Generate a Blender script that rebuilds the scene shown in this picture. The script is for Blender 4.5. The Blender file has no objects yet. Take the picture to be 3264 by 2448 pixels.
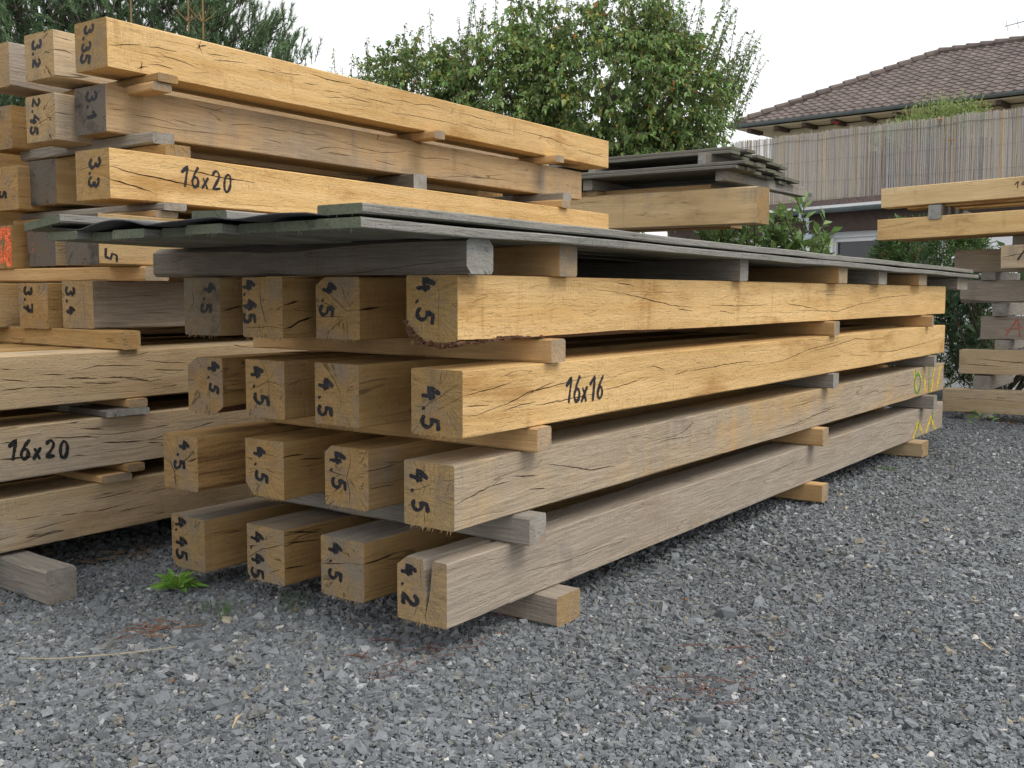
import bpy, bmesh, math, random
import numpy as np
from mathutils import Vector, Matrix, Euler

# ------------------------------------------------------------------ camera
scene = bpy.context.scene
COL = scene.collection
cam_d = bpy.data.cameras.new('camera')
cam_o = bpy.data.objects.new('camera', cam_d)
COL.objects.link(cam_o)
cam_d.sensor_width = 36.0
cam_d.lens = 36.159
cam_d.clip_start = 0.05
cam_d.clip_end = 600.0
YAW, PIT, ROLL = math.radians(36.2282), math.radians(-5.1049), math.radians(0.1527)
CAM = Vector((-1.8604, -1.5061, 0.8936))
_f = Vector((math.cos(PIT)*math.cos(YAW), math.cos(PIT)*math.sin(YAW), math.sin(PIT)))
_r = _f.cross(Vector((0, 0, 1))).normalized()
_u = _r.cross(_f)
_r2 = _r*math.cos(ROLL) + _u*math.sin(ROLL)
_u2 = -_r*math.sin(ROLL) + _u*math.cos(ROLL)
M3 = Matrix((_r2, _u2, -_f)).transposed()
cam_o.matrix_world = Matrix.Translation(CAM) @ M3.to_4x4()
scene.camera = cam_o

# ------------------------------------------------------------------ light
SUN_EL, SUN_AZ = math.radians(52), math.radians(-82)     # azimuth: direction the light comes from, in the x-y plane
w = bpy.data.worlds.new('World'); scene.world = w; w.use_nodes = True
nt = w.node_tree; nt.nodes.clear()
out = nt.nodes.new('ShaderNodeOutputWorld'); bg = nt.nodes.new('ShaderNodeBackground')
sky = nt.nodes.new('ShaderNodeTexSky'); sky.sky_type = 'NISHITA'; sky.sun_disc = False
sky.sun_elevation = SUN_EL; sky.sun_rotation = math.pi/2 - SUN_AZ
tc = nt.nodes.new('ShaderNodeTexCoord')
sep = nt.nodes.new('ShaderNodeSeparateXYZ'); nt.links.new(tc.outputs['Generated'], sep.inputs[0])
mp = nt.nodes.new('ShaderNodeMapping'); mp.inputs['Scale'].default_value = (1, 1, 2.6)
nt.links.new(tc.outputs['Generated'], mp.inputs[0])
nz = nt.nodes.new('ShaderNodeTexNoise'); nz.inputs['Scale'].default_value = 2.6; nz.inputs['Detail'].default_value = 5
nt.links.new(mp.outputs[0], nz.inputs['Vector'])
grad = nt.nodes.new('ShaderNodeMapRange'); grad.inputs['From Min'].default_value = 0.0; grad.inputs['From Max'].default_value = 0.9
grad.inputs['To Min'].default_value = 12.2; grad.inputs['To Max'].default_value = 16.0
nt.links.new(sep.outputs['Z'], grad.inputs['Value'])
cl = nt.nodes.new('ShaderNodeMapRange'); cl.inputs['From Min'].default_value = 0.38; cl.inputs['From Max'].default_value = 0.62
cl.inputs['To Min'].default_value = 0.90; cl.inputs['To Max'].default_value = 1.08
nt.links.new(nz.outputs['Fac'], cl.inputs['Value'])
ml = nt.nodes.new('ShaderNodeMath'); ml.operation = 'MULTIPLY'
nt.links.new(grad.outputs[0], ml.inputs[0]); nt.links.new(cl.outputs[0], ml.inputs[1])
cc = nt.nodes.new('ShaderNodeCombineColor')
for i, k in enumerate((0.985, 0.995, 1.0)):
    m_ = nt.nodes.new('ShaderNodeMath'); m_.operation = 'MULTIPLY'; m_.inputs[1].default_value = k
    nt.links.new(ml.outputs[0], m_.inputs[0]); nt.links.new(m_.outputs[0], cc.inputs[i])
mx = nt.nodes.new('ShaderNodeMixRGB'); mx.inputs['Fac'].default_value = 0.9     # overcast: the cloud sheet hides most of the blue
nt.links.new(sky.outputs[0], mx.inputs[1]); nt.links.new(cc.outputs[0], mx.inputs[2])
nt.links.new(mx.outputs[0], bg.inputs['Color']); bg.inputs['Strength'].default_value = 0.1
nt.links.new(bg.outputs[0], out.inputs['Surface'])

sd = bpy.data.lights.new('sun', 'SUN'); sd.energy = 2.0; sd.angle = math.radians(30); sd.color = (1, .95, .87)
so = bpy.data.objects.new('sun', sd); COL.objects.link(so)
_d = Vector((math.cos(SUN_EL)*math.cos(SUN_AZ), math.cos(SUN_EL)*math.sin(SUN_AZ), math.sin(SUN_EL)))
so.rotation_euler = _d.to_track_quat('Z', 'Y').to_euler(); so.location = (0, -6, 12)

scene.view_settings.view_transform = 'Standard'; scene.view_settings.look = 'None'
scene.view_settings.exposure = 0.0; scene.view_settings.gamma = 1.0; scene.view_settings.use_curve_mapping = False
scene.render.engine = 'CYCLES'
scene.cycles.max_bounces = 6; scene.cycles.diffuse_bounces = 2; scene.cycles.transmission_bounces = 3
scene.cycles.use_denoising = True

rng = random.Random(7)
nrng = np.random.default_rng(11)

# ------------------------------------------------------------------ helpers
def tag(o, label=None, cat=None, group=None, kind=None):
    if label: o['label'] = label
    if cat: o['category'] = cat
    if group: o['group'] = group
    if kind or cat: o['kind'] = kind or 'thing'
    return o

def empty(name, loc, rz=0):
    o = bpy.data.objects.new(name, None); COL.objects.link(o)
    o.empty_display_size = .1; o.location = loc; o.rotation_euler = (0, 0, rz)
    return o

def mesh_obj(name, verts, faces, mats, parent=None, idx=None, smooth=False, recalc=True):
    me = bpy.data.meshes.new(name)
    me.from_pydata([tuple(v) for v in verts], [], faces)
    for m in (mats if isinstance(mats, (list, tuple)) else [mats]): me.materials.append(m)
    if idx is not None: me.polygons.foreach_set('material_index', idx)
    if recalc:
        bm = bmesh.new(); bm.from_mesh(me); bmesh.ops.recalc_face_normals(bm, faces=bm.faces); bm.to_mesh(me); bm.free()
    if smooth: me.polygons.foreach_set('use_smooth', [True]*len(me.polygons))
    me.update()
    o = bpy.data.objects.new(name, me); COL.objects.link(o)
    if parent: o.parent = parent
    return o

def np_mesh(name, V, F, mat, col=None, parent=None, smooth=False):
    """V (n,3), F (m,k) with constant k; col (n,3) point colours"""
    me = bpy.data.meshes.new(name); n, m, k = len(V), len(F), F.shape[1]
    me.vertices.add(n); me.vertices.foreach_set('co', np.ascontiguousarray(V, np.float32).ravel())
    me.loops.add(m*k); me.loops.foreach_set('vertex_index', np.ascontiguousarray(F, np.int32).ravel())
    me.polygons.add(m); me.polygons.foreach_set('loop_start', np.arange(0, m*k, k, dtype=np.int32))
    me.polygons.foreach_set('use_smooth', np.full(m, bool(smooth)))
    if col is not None:
        a = me.color_attributes.new('tone', 'FLOAT_COLOR', 'POINT')
        a.data.foreach_set('color', np.c_[col, np.ones(n)].astype(np.float32).ravel())
    me.materials.append(mat); me.update(calc_edges=True); me.validate()
    o = bpy.data.objects.new(name, me); COL.objects.link(o)
    if parent: o.parent = parent
    return o

class MB:
    """collects boxes, tubes and strips, then becomes ONE mesh object"""
    def __init__(s): s.v = []; s.f = []; s.i = []
    def add(s, vs, fs, mi=0):
        b = len(s.v); s.v += [tuple(v) for v in vs]; s.f += [tuple(b+i for i in f) for f in fs]; s.i += [mi]*len(fs)
    def box(s, x0, y0, z0, x1, y1, z1, mi=0):
        s.add([(x0,y0,z0),(x1,y0,z0),(x1,y1,z0),(x0,y1,z0),(x0,y0,z1),(x1,y0,z1),(x1,y1,z1),(x0,y1,z1)],
              [(0,3,2,1),(4,5,6,7),(0,1,5,4),(1,2,6,5),(2,3,7,6),(3,0,4,7)], mi)
    def tube(s, pts, rad, n=6, mi=0, cap=True):
        pts = [Vector(p) for p in pts]; rad = rad if isinstance(rad, (list, tuple)) else [rad]*len(pts); rings = []
        for k, p in enumerate(pts):
            d = (pts[min(k+1, len(pts)-1)]-pts[max(k-1, 0)]).normalized()
            a = d.orthogonal().normalized() if k == 0 else (rings_a - d*rings_a.dot(d)).normalized()
            rings_a = a; b = d.cross(a)
            rings.append([p+(a*math.cos(t)+b*math.sin(t))*rad[k] for t in [2*math.pi*j/n for j in range(n)]])
        vs = [v for r in rings for v in r]; fs = []
        for k in range(len(rings)-1):
            for j in range(n): fs.append((k*n+j, k*n+(j+1) % n, (k+1)*n+(j+1) % n, (k+1)*n+j))
        if cap: fs += [tuple(range(n-1, -1, -1)), tuple(range((len(rings)-1)*n, len(rings)*n))]
        s.add(vs, fs, mi)
    def build(s, name, mats, parent=None, smooth=False, recalc=True):
        return mesh_obj(name, s.v, s.f, mats, parent, s.i, smooth, recalc)

# ------------------------------------------------------------------ materials
class NT:
    def __init__(s, name):
        s.m = bpy.data.materials.new(name); s.m.use_nodes = True; s.t = s.m.node_tree; s.t.nodes.clear()
        s.out = s.n('ShaderNodeOutputMaterial'); s.b = s.n('ShaderNodeBsdfPrincipled')
        s.t.links.new(s.b.outputs[0], s.out.inputs['Surface'])
    def n(s, typ, **kw):
        nd = s.t.nodes.new(typ)
        for k, v in kw.items(): setattr(nd, k, v)
        return nd
    def put(s, sock, v):
        if hasattr(v, 'is_output'): s.t.links.new(v, sock)
        elif isinstance(v, (tuple, list)) and sock.type == 'RGBA': sock.default_value = (*v[:3], 1)
        else: sock.default_value = v
    def math(s, op, a, b=0., c=None, clamp=False):
        nd = s.n('ShaderNodeMath', operation=op, use_clamp=clamp); s.put(nd.inputs[0], a); s.put(nd.inputs[1], b)
        if c is not None: s.put(nd.inputs[2], c)
        return nd.outputs[0]
    def vec(s, op, a, b=(0, 0, 0)):
        nd = s.n('ShaderNodeVectorMath', operation=op); s.put(nd.inputs[0], a); s.put(nd.inputs[1], b); return nd.outputs[0]
    def noise(s, v, scale=1., det=3., rough=.55, dist=0.):
        nd = s.n('ShaderNodeTexNoise'); s.put(nd.inputs['Vector'], v); nd.inputs['Scale'].default_value = scale
        nd.inputs['Detail'].default_value = det; nd.inputs['Roughness'].default_value = rough; nd.inputs['Distortion'].default_value = dist
        return nd.outputs['Fac']
    def voro(s, v, scale=1., feat='F1', outp='Distance'):
        nd = s.n('ShaderNodeTexVoronoi', feature=feat); s.put(nd.inputs['Vector'], v); nd.inputs['Scale'].default_value = scale
        return nd.outputs[outp]
    def step(s, x, a, b, lo=0., hi=1., smooth=True):
        nd = s.n('ShaderNodeMapRange', interpolation_type='SMOOTHSTEP' if smooth else 'LINEAR'); s.put(nd.inputs['Value'], x)
        for k, v in (('From Min', a), ('From Max', b), ('To Min', lo), ('To Max', hi)): s.put(nd.inputs[k], v)
        return nd.outputs[0]
    def mix(s, f, a, b, blend='MIX'):
        nd = s.n('ShaderNodeMixRGB', blend_type=blend); s.put(nd.inputs[0], f); s.put(nd.inputs[1], a); s.put(nd.inputs[2], b); return nd.outputs[0]
    def bump(s, h, strength, dist):
        nd = s.n('ShaderNodeBump'); s.put(nd.inputs['Height'], h); nd.inputs['Strength'].default_value = strength
        nd.inputs['Distance'].default_value = dist; s.put(s.b.inputs['Normal'], nd.outputs[0])
    def done(s, col, rough=.75, spec=.2):
        s.put(s.b.inputs['Base Color'], col); s.put(s.b.inputs['Roughness'], rough)
        s.put(s.b.inputs['Specular IOR Level'], spec); return s.m

def wood(name, light, dark, grey=(.33, .29, .24), greyamt=0., stain=(.34, .19, .07), stainamt=.5, end=None, endgrey=.25,
         crackamt=1., moss=0., mossc=(.105, .12, .082), fine=1., long_axis=0, bluestain=0., topgrey=0., bandmix=.62):
    T = NT(name); g = T.n('ShaderNodeTexCoord'); oi = T.n('ShaderNodeObjectInfo')
    rnd = oi.outputs['Random']
    co = g.outputs['Object']; no = g.outputs['Normal']
    sv = T.n('ShaderNodeCombineXYZ')
    for i, k in enumerate((37.3, 91.7, 53.9)): T.put(sv.inputs[i], T.math('MULTIPLY', rnd, k))
    P = T.vec('ADD', co, sv.outputs[0])
    def sc(v, x, y, z): return T.vec('MULTIPLY', v, (x, y, z))
    # grain wanders slowly around the length
    wn = T.n('ShaderNodeTexNoise'); T.put(wn.inputs['Vector'], sc(P, 1.6, 4, 4)); wn.inputs['Scale'].default_value = 1; wn.inputs['Detail'].default_value = 2
    wob = T.vec('MULTIPLY', T.vec('SUBTRACT', wn.outputs['Color'], (.5, .5, .5)), (0, .05, .05))
    # sparse knots pull the grain round themselves
    kd = T.voro(P, 1.9)
    kn = T.step(kd, .012, .05, 1, 0)
    W = T.vec('ADD', P, wob)
    W = T.vec('ADD', W, T.vec('SCALE', (0, .02, .03)) if False else (0, 0, 0))
    bands = T.noise(sc(W, .6, 24, 24), 1, 3, .6)
    big0 = T.noise(sc(P, 3.1, 6, 6), 1, 3, .6)
    fin = T.noise(sc(W, 5, 210, 210), 1, 3, .6)
    flk = T.math('MAXIMUM', T.noise(sc(W, 30, 190, 190), 1, 2, .5), T.math('MULTIPLY', T.noise(sc(P, 230, 230, 26), 1, 2, .5), T.step(big0, .40, .62, .78, 1.03)))
    fuzz = T.noise(sc(P, 95, 150, 110), 1, 3, .65)
    saw = T.noise(sc(P, 150, 3, 3), 1, 2, .5)
    blot = T.noise(sc(P, 2.0, 7, 6), 1, 5, .65)
    big = T.noise(sc(P, .8, 3, 3), 1, 3, .6)
    drip = T.noise(sc(P, 14, 14, 2.2), 1, 4, .6)
    col = T.mix(T.step(bands, .34, .68, 0, bandmix), light, dark)
    col = T.mix(1., col, T.mix(T.step(big, .32, .68), (.87, .84, .80), (1.07, 1.07, 1.08)), 'MULTIPLY')
    col = T.mix(T.step(blot, .51, .72, 0, stainamt), col, stain)
    col = T.mix(T.step(drip, .60, .76, 0, stainamt*.6), col, stain)
    col = T.mix(T.math('MULTIPLY', T.step(kd, .03, .11, .75, 0), 1.), col, stain)
    col = T.mix(kn, col, (.09, .045, .02))
    if greyamt > 0:
        gm = T.math('ADD', big, T.math('MULTIPLY', T.math('SUBTRACT', drip, .5), .35))
        gm = T.step(gm, .72-greyamt*.62, .95-greyamt*.55)
        gcol = T.mix(T.step(fin, .3, .7), tuple(c*.88 for c in grey), tuple(min(1, c*1.10) for c in grey))
        col = T.mix(T.math('MULTIPLY', gm, .9), col, gcol)
        gs = T.noise(sc(P, 6, 9, 3), 1, 4, .6)
        col = T.mix(T.step(gs, .60, .78, 0, .45), col, (.12, .115, .115))
    ax = T.n('ShaderNodeSeparateXYZ'); T.put(ax.inputs[0], no)
    if topgrey:      # the upper face has silvered in the rain
        tg = T.math('MULTIPLY', T.step(ax.outputs[2], .5, .8), T.step(T.math('ADD', big, T.math('MULTIPLY', drip, .3)), .35, .75, topgrey*.5, topgrey))
        col = T.mix(tg, col, T.mix(T.step(fin, .3, .7), (.19, .175, .155), (.29, .27, .24)))
    # checks along the grain
    def check(sx, sy, w0, seg, lo):
        c = T.noise(T.vec('ADD', sc(W, sx, sy, sy), (seg*11., 3.1, seg*5.)), 1, 2.5, .5)
        d = T.math('ABSOLUTE', T.math('SUBTRACT', c, .5))
        msk = T.step(T.noise(T.vec('ADD', sc(P, seg, 19, 19), (4.7, 9.1, 2.2)), 1, 2, .5), lo, lo+.16, 0, 1)
        wd = T.math('MULTIPLY', msk, w0)
        return T.math('MULTIPLY', T.step(T.math('SUBTRACT', d, wd), -.0016, .0026, 1, 0), T.step(msk, .02, .2))
    ck = T.math('MAXIMUM', check(.5, 9., .0022, 2.2, .50), check(.9, 17., .0030, 4.5, .53))
    ck = T.math('MULTIPLY', ck, crackamt, clamp=True)
    # end grain
    em = T.step(T.math('ABSOLUTE', ax.outputs[0]), .62, .8)
    cs = T.n('ShaderNodeSeparateXYZ'); T.put(cs.inputs[0], co)
    py = T.math('SUBTRACT', cs.outputs[1], T.math('ADD', .06, T.math('MULTIPLY', rnd, .06)))
    pz = T.math('SUBTRACT', cs.outputs[2], T.math('ADD', .05, T.math('MULTIPLY', T.math('FRACT', T.math('MULTIPLY', rnd, 7.31)), .07)))
    r = T.math('SQRT', T.math('ADD', T.math('MULTIPLY', py, py), T.math('MULTIPLY', pz, pz)))
    rw = T.math('ADD', r, T.math('MULTIPLY', T.noise(sc(P, 3, 26, 26), 1, 2), .02))
    ring = T.math('SINE', T.math('MULTIPLY', rw, 950.))
    dirv = T.n('ShaderNodeCombineXYZ')
    T.put(dirv.inputs[0], T.math('DIVIDE', py, T.math('ADD', r, .004))); T.put(dirv.inputs[1], T.math('DIVIDE', pz, T.math('ADD', r, .004)))
    T.put(dirv.inputs[2], T.math('ADD', T.math('MULTIPLY', r, 5.), T.math('MULTIPLY', rnd, 50.)))
    rays = T.noise(sc(dirv.outputs[0], 14, 14, 1.2), 1, 2, .5)
    rad = T.noise(sc(dirv.outputs[0], 2.6, 2.6, 1.2), 1, 2, .5)
    radck = T.math('MULTIPLY', T.step(T.math('ABSOLUTE', T.math('SUBTRACT', rad, .5)), .004, .014, 1, 0), T.step(r, .008, .03))
    radck = T.math('MULTIPLY', radck, T.step(T.noise(sc(P, 4, 22, 22), 1, 2), .47, .58))
    endc = end or tuple(a*.5+b*.5 for a, b in zip(light, dark))
    ec = T.mix(T.step(rays, .35, .65), tuple(c*.90 for c in endc), tuple(c*1.08 for c in endc))
    ec = T.mix(T.step(ring, -1, 1, 0, .17), ec, tuple(c*.5 for c in endc))
    sct = T.noise(T.vec('MULTIPLY', P, (3, 16, 210)), 1, 3, .6)
    ec = T.mix(1., ec, T.mix(T.step(sct, .3, .7), (.86, .85, .83), (1.09, 1.09, 1.08)), 'MULTIPLY')
    eb = T.noise(sc(P, 5, 11, 11), 1, 4, .6)
    ec = T.mix(T.step(eb, .52-.25*endgrey, .72, 0, min(1, .25+endgrey)), ec, (.22, .19, .155))
    ec = T.mix(T.step(T.noise(sc(P, 9, 9, 13), 1, 3), .55, .75, 0, .5), ec, stain)
    if bluestain: ec = T.mix(T.step(eb, .30, .50, bluestain, bluestain*.55), ec, (.035, .038, .045))
    col = T.mix(em, col, ec)
    col = T.mix(1., col, T.mix(T.step(fin, .25, .75), (.86, .86, .86), (1.10, 1.10, 1.10)), 'MULTIPLY')
    col = T.mix(T.math('MULTIPLY', T.math('MULTIPLY', T.step(flk, .58, .76, 0, .27*fine), T.step(big0, .38, .62, .35, 1.)), T.math('SUBTRACT', 1., em)), col, tuple(c*.42 for c in dark))
    vr = T.step(rnd, 0, 1, .92, 1.06, False)
    vc = T.n('ShaderNodeCombineXYZ')
    for i in range(3): T.put(vc.inputs[i], vr)
    col = T.mix(1., col, vc.outputs[0], 'MULTIPLY')
    if moss:
        mn = T.noise(sc(P, 3, 9, 9), 1, 5, .65)
        dn = T.step(ax.outputs[2], -.9, -.3, .24, 0)
        mm = T.step(T.math('ADD', T.math('ADD', mn, dn), T.math('MULTIPLY', em, .3)), .56, .80, 0, moss)
        col = T.mix(mm, col, T.mix(T.noise(sc(P, 30, 90, 90), 1, 3), tuple(c*.6 for c in mossc), tuple(c*1.4 for c in mossc)))
    allck = T.math('MAXIMUM', T.math('MULTIPLY', ck, T.math('SUBTRACT', 1., em)), T.math('MULTIPLY', radck, T.math('MULTIPLY', em, min(1, crackamt))), clamp=True)
    col = T.mix(T.math('MULTIPLY', allck, .88), col, (.05, .03, .016))
    h = T.math('ADD', T.math('MULTIPLY', fin, .5), T.math('MULTIPLY', saw, .5))
    h = T.math('ADD', h, T.math('MULTIPLY', fuzz, .9*fine)); h = T.math('SUBTRACT', h, T.math('MULTIPLY', T.step(flk, .55, .7), .35*fine))
    h = T.math('SUBTRACT', h, T.math('MULTIPLY', allck, 2.))
    T.bump(h, .75, .0026)
    return T.done(col, .78, .18)

OAK_FRESH = wood('oak_fresh', (.68, .46, .215), (.565, .35, .13), stain=(.36, .18, .05), stainamt=.72, crackamt=.35, end=(.37, .24, .10), endgrey=.25, fine=1.35)
OAK_TAN = wood('oak_tan', (.42, .27, .115), (.325, .195, .07), greyamt=.22, stain=(.27, .145, .045), stainamt=.6, crackamt=.6, end=(.37, .235, .10), endgrey=.45)
OAK_TOPGREY = wood('oak_silvered_top', (.43, .28, .125), (.335, .205, .078), greyamt=.30, stain=(.27, .145, .045), stainamt=.5, crackamt=.6, end=(.36, .24, .11), endgrey=.65, topgrey=.95)
OAK_HALF = wood('oak_half_weathered', (.58, .405, .215), (.48, .31, .135), grey=(.37, .305, .23), greyamt=.70, stainamt=.4, crackamt=.4, end=(.40, .27, .125), endgrey=.35)
OAK_SOFT = wood('oak_soft_grey', (.68, .50, .275), (.58, .405, .205), stain=(.30, .18, .08), greyamt=.24, stainamt=.45, crackamt=.5, end=(.36, .235, .105), endgrey=.4)
OAK_GREY = wood('oak_weathered', (.40, .32, .235), (.33, .26, .185), grey=(.33, .28, .228), greyamt=.92, stain=(.20, .14, .09), stainamt=.3, crackamt=.35, end=(.37, .255, .13), endgrey=.4)
OAK_PALE = wood('oak_pale', (.56, .43, .27), (.47, .345, .20), grey=(.42, .35, .27), greyamt=.45, stain=(.28, .17, .08), stainamt=.45, crackamt=.9, end=(.41, .285, .14), endgrey=.45)
OAK_BLUE = wood('oak_bluestained', (.43, .30, .15), (.35, .23, .10), greyamt=.35, stainamt=.4, crackamt=.7, end=(.26, .20, .13), endgrey=.8, bluestain=.94)
OAK_DARKEND = wood('oak_dark_end', (.44, .305, .165), (.345, .23, .115), grey=(.30, .24, .175), greyamt=.35, stain=(.17, .11, .06), stainamt=.6, crackamt=.7, end=(.26, .21, .15), endgrey=.8, bluestain=.75)
OAK_PARTBLUE = wood('oak_part_bluestained', (.45, .31, .155), (.36, .235, .105), greyamt=.3, stainamt=.4, crackamt=.6, end=(.34, .245, .13), endgrey=.6, bluestain=.75)
BATTEN = wood('batten_spruce', (.60, .40, .20), (.50, .30, .125), stainamt=.35, crackamt=.15, end=(.40, .29, .18), endgrey=.6, fine=.5)
BATTEN_GREY = wood('batten_weathered', (.36, .30, .235), (.29, .235, .175), grey=(.27, .25, .22), greyamt=.9, stainamt=.2, crackamt=.35, end=(.33, .31, .28), endgrey=.7, fine=.8)
BOARD = wood('cover_board_wood', (.27, .26, .23), (.12, .113, .098), grey=(.235, .228, .205), greyamt=.9, stainamt=.1, stain=(.12, .11, .08), crackamt=.4, end=(.15, .17, .115), endgrey=.4, moss=.72, fine=1.2, bandmix=1.)
BOARD_DARK = wood('old_board_wood', (.17, .155, .13), (.12, .11, .09), grey=(.16, .15, .13), greyamt=.9, stainamt=.2, stain=(.08, .07, .05), crackamt=.4, end=(.15, .14, .10), endgrey=.4, moss=.6, fine=.7)
BEAM_DARKGREY = wood('old_beam_wood', (.165, .135, .105), (.105, .085, .062), grey=(.15, .135, .115), greyamt=.75, stainamt=.25, stain=(.09, .07, .05), crackamt=.5, end=(.33, .33, .31), endgrey=.5, fine=.9)

def flat(name, col, rough=.7, spec=.3, var=.12, scale=30., metal=0.):
    T = NT(name); g = T.n('ShaderNodeTexCoord')
    n = T.noise(g.outputs['Object'], scale, 5, .6); n2 = T.noise(g.outputs['Object'], scale*.12, 3, .6)
    c = T.mix(T.step(n, .3, .7), tuple(x*(1-var) for x in col), tuple(min(1, x*(1+var)) for x in col))
    c = T.mix(T.step(n2, .45, .7, 0, var*1.6), c, tuple(x*.7 for x in col))
    T.bump(n, .2, .004); T.b.inputs['Metallic'].default_value = metal
    return T.done(c, rough, spec)

def vcol(name, rough=.6, spec=.25, trans=0., var=.1, scale=200.):
    T = NT(name); a = T.n('ShaderNodeVertexColor'); a.layer_name = 'tone'
    g = T.n('ShaderNodeTexCoord'); n = T.noise(g.outputs['Object'], scale, 3, .6)
    f = T.step(n, .3, .7, 1-var, 1+var); cx = T.n('ShaderNodeCombineXYZ')
    for i in range(3): T.put(cx.inputs[i], f)
    c = T.mix(1., a.outputs['Color'], cx.outputs[0], 'MULTIPLY')
    m = T.done(c, rough, spec)
    if trans:
        tr = T.n('ShaderNodeBsdfTranslucent'); T.put(tr.inputs['Color'], c)
        ms = T.n('ShaderNodeMixShader'); ms.inputs[0].default_value = trans
        T.t.links.new(T.b.outputs[0], ms.inputs[1]); T.t.links.new(tr.outputs[0], ms.inputs[2]); T.t.links.new(ms.outputs[0], T.out.inputs['Surface'])
    return m

def brushed(name, col, lo=.27, hi=.40, scale=330., rough=.6):
    # paint dragged over sawn wood: it skips where the surface is low
    T = NT(name); g = T.n('ShaderNodeTexCoord'); n = T.noise(g.outputs['Object'], scale, 2, .6); n2 = T.noise(g.outputs['Object'], 45., 3, .6)
    m = T.done(T.mix(T.step(n2, .35, .7), col, tuple(min(1, c*1.6+.012) for c in col)), rough, .25)
    T.put(T.b.inputs['Alpha'], T.step(T.math('ADD', n, T.math('MULTIPLY', T.math('SUBTRACT', n2, .5), .4)), lo, hi)); return m
INK = brushed('black_marker_ink', (.011, .011, .015))
CRACK = flat('crack_shadow', (.035, .02, .011), .9, .05)
RED_INK = brushed('red_chalk', (.36, .09, .07), .38, .52)
ORANGE_SPRAY = brushed('orange_spray_paint', (.80, .15, .06), .34, .52, 120.)
GREEN_CHALK = brushed('green_chalk', (.07, .25, .04), .36, .5)
YELLOW_CHALK = brushed('yellow_chalk', (.72, .47, .03), .40, .56)
BARK = flat('oak_bark', (.13, .07, .045), .95, .05, .5, 140.)
DECAY = wood('torn_sapwood', (.50, .30, .12), (.13, .062, .024), stain=(.07, .035, .018), stainamt=.95, crackamt=1.2, fine=2.2, bandmix=1.)
FELT = flat('roofing_felt', (.06, .06, .065), .85, .2, .35, 160.)
WHITE_WALL = flat('white_render', (.84, .84, .86), .85, .1, .03, 60.)
CREAM_WALL = flat('cream_render', (.55, .47, .32), .85, .1, .05, 20.)
BROWN_FASCIA = flat('brown_fascia_board', (.075, .052, .042), .7, .2, .15, 8.)
WHITE_TRIM = flat('white_trim', (.8, .8, .8), .4, .4, .02)
ZINC = flat('zinc_gutter', (.16, .19, .19), .45, .5, .1, 12., .4)
STEEL = flat('galvanised_steel', (.36, .42, .46), .4, .5, .08, 60., .5)
GLASS = flat('dark_window_glass', (.02, .025, .03), .08, .6, .05)
BLIND = flat('grey_vertical_blind', (.17, .19, .2), .8, .1, .1)
BRICKISH = flat('brown_cap_shingle', (.16, .12, .11), .8, .15, .25, 25.)
TILE = flat('brown_roof_tile', (.132, .103, .092), .7, .25, .3, 3.)
TRUNK = flat('tree_bark', (.10, .085, .07), .9, .1, .3, 40.)
LEADER = flat('brown_leader_bark', (.26, .17, .08), .8, .1, .2, 60.)
LEAF = vcol('leaf_surface', .42, .35, .32)
NEEDLE = vcol('pine_needle', .5, .25, .08)
STONE = vcol('crushed_stone', .82, .2, 0., .18, 260.)
REED = vcol('dry_reed', .75, .15, .0, .12, 60.)
WIRE = flat('thin_wire', (.22, .22, .2), .6, .3)

# gravel bed below and between the loose stones
T = NT('gravel_bed'); g = T.n('ShaderNodeTexCoord'); co = g.outputs['Object']
v1 = T.n('ShaderNodeTexVoronoi'); T.put(v1.inputs['Vector'], co); v1.inputs['Scale'].default_value = 85
v2 = T.voro(co, 190.)
hs = T.n('ShaderNodeSeparateColor'); T.put(hs.inputs[0], v1.outputs['Color'])
c = T.mix(T.step(hs.outputs[0], 0, 1, 0, 1, False), (.145, .155, .165), (.255, .268, .282))
c = T.mix(T.step(hs.outputs[1], .93, .95), c, (.36, .32, .26))
c = T.mix(T.step(T.noise(co, 1.3, 4, .6), .45, .75, 0, .5), c, (.17, .17, .165))
T.bump(T.math('SUBTRACT', 1., T.math('ADD', v1.outputs['Distance'], T.math('MULTIPLY', v2, .4))), .9, .01)
GRAVEL_BED = T.done(c, .85, .15)

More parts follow.
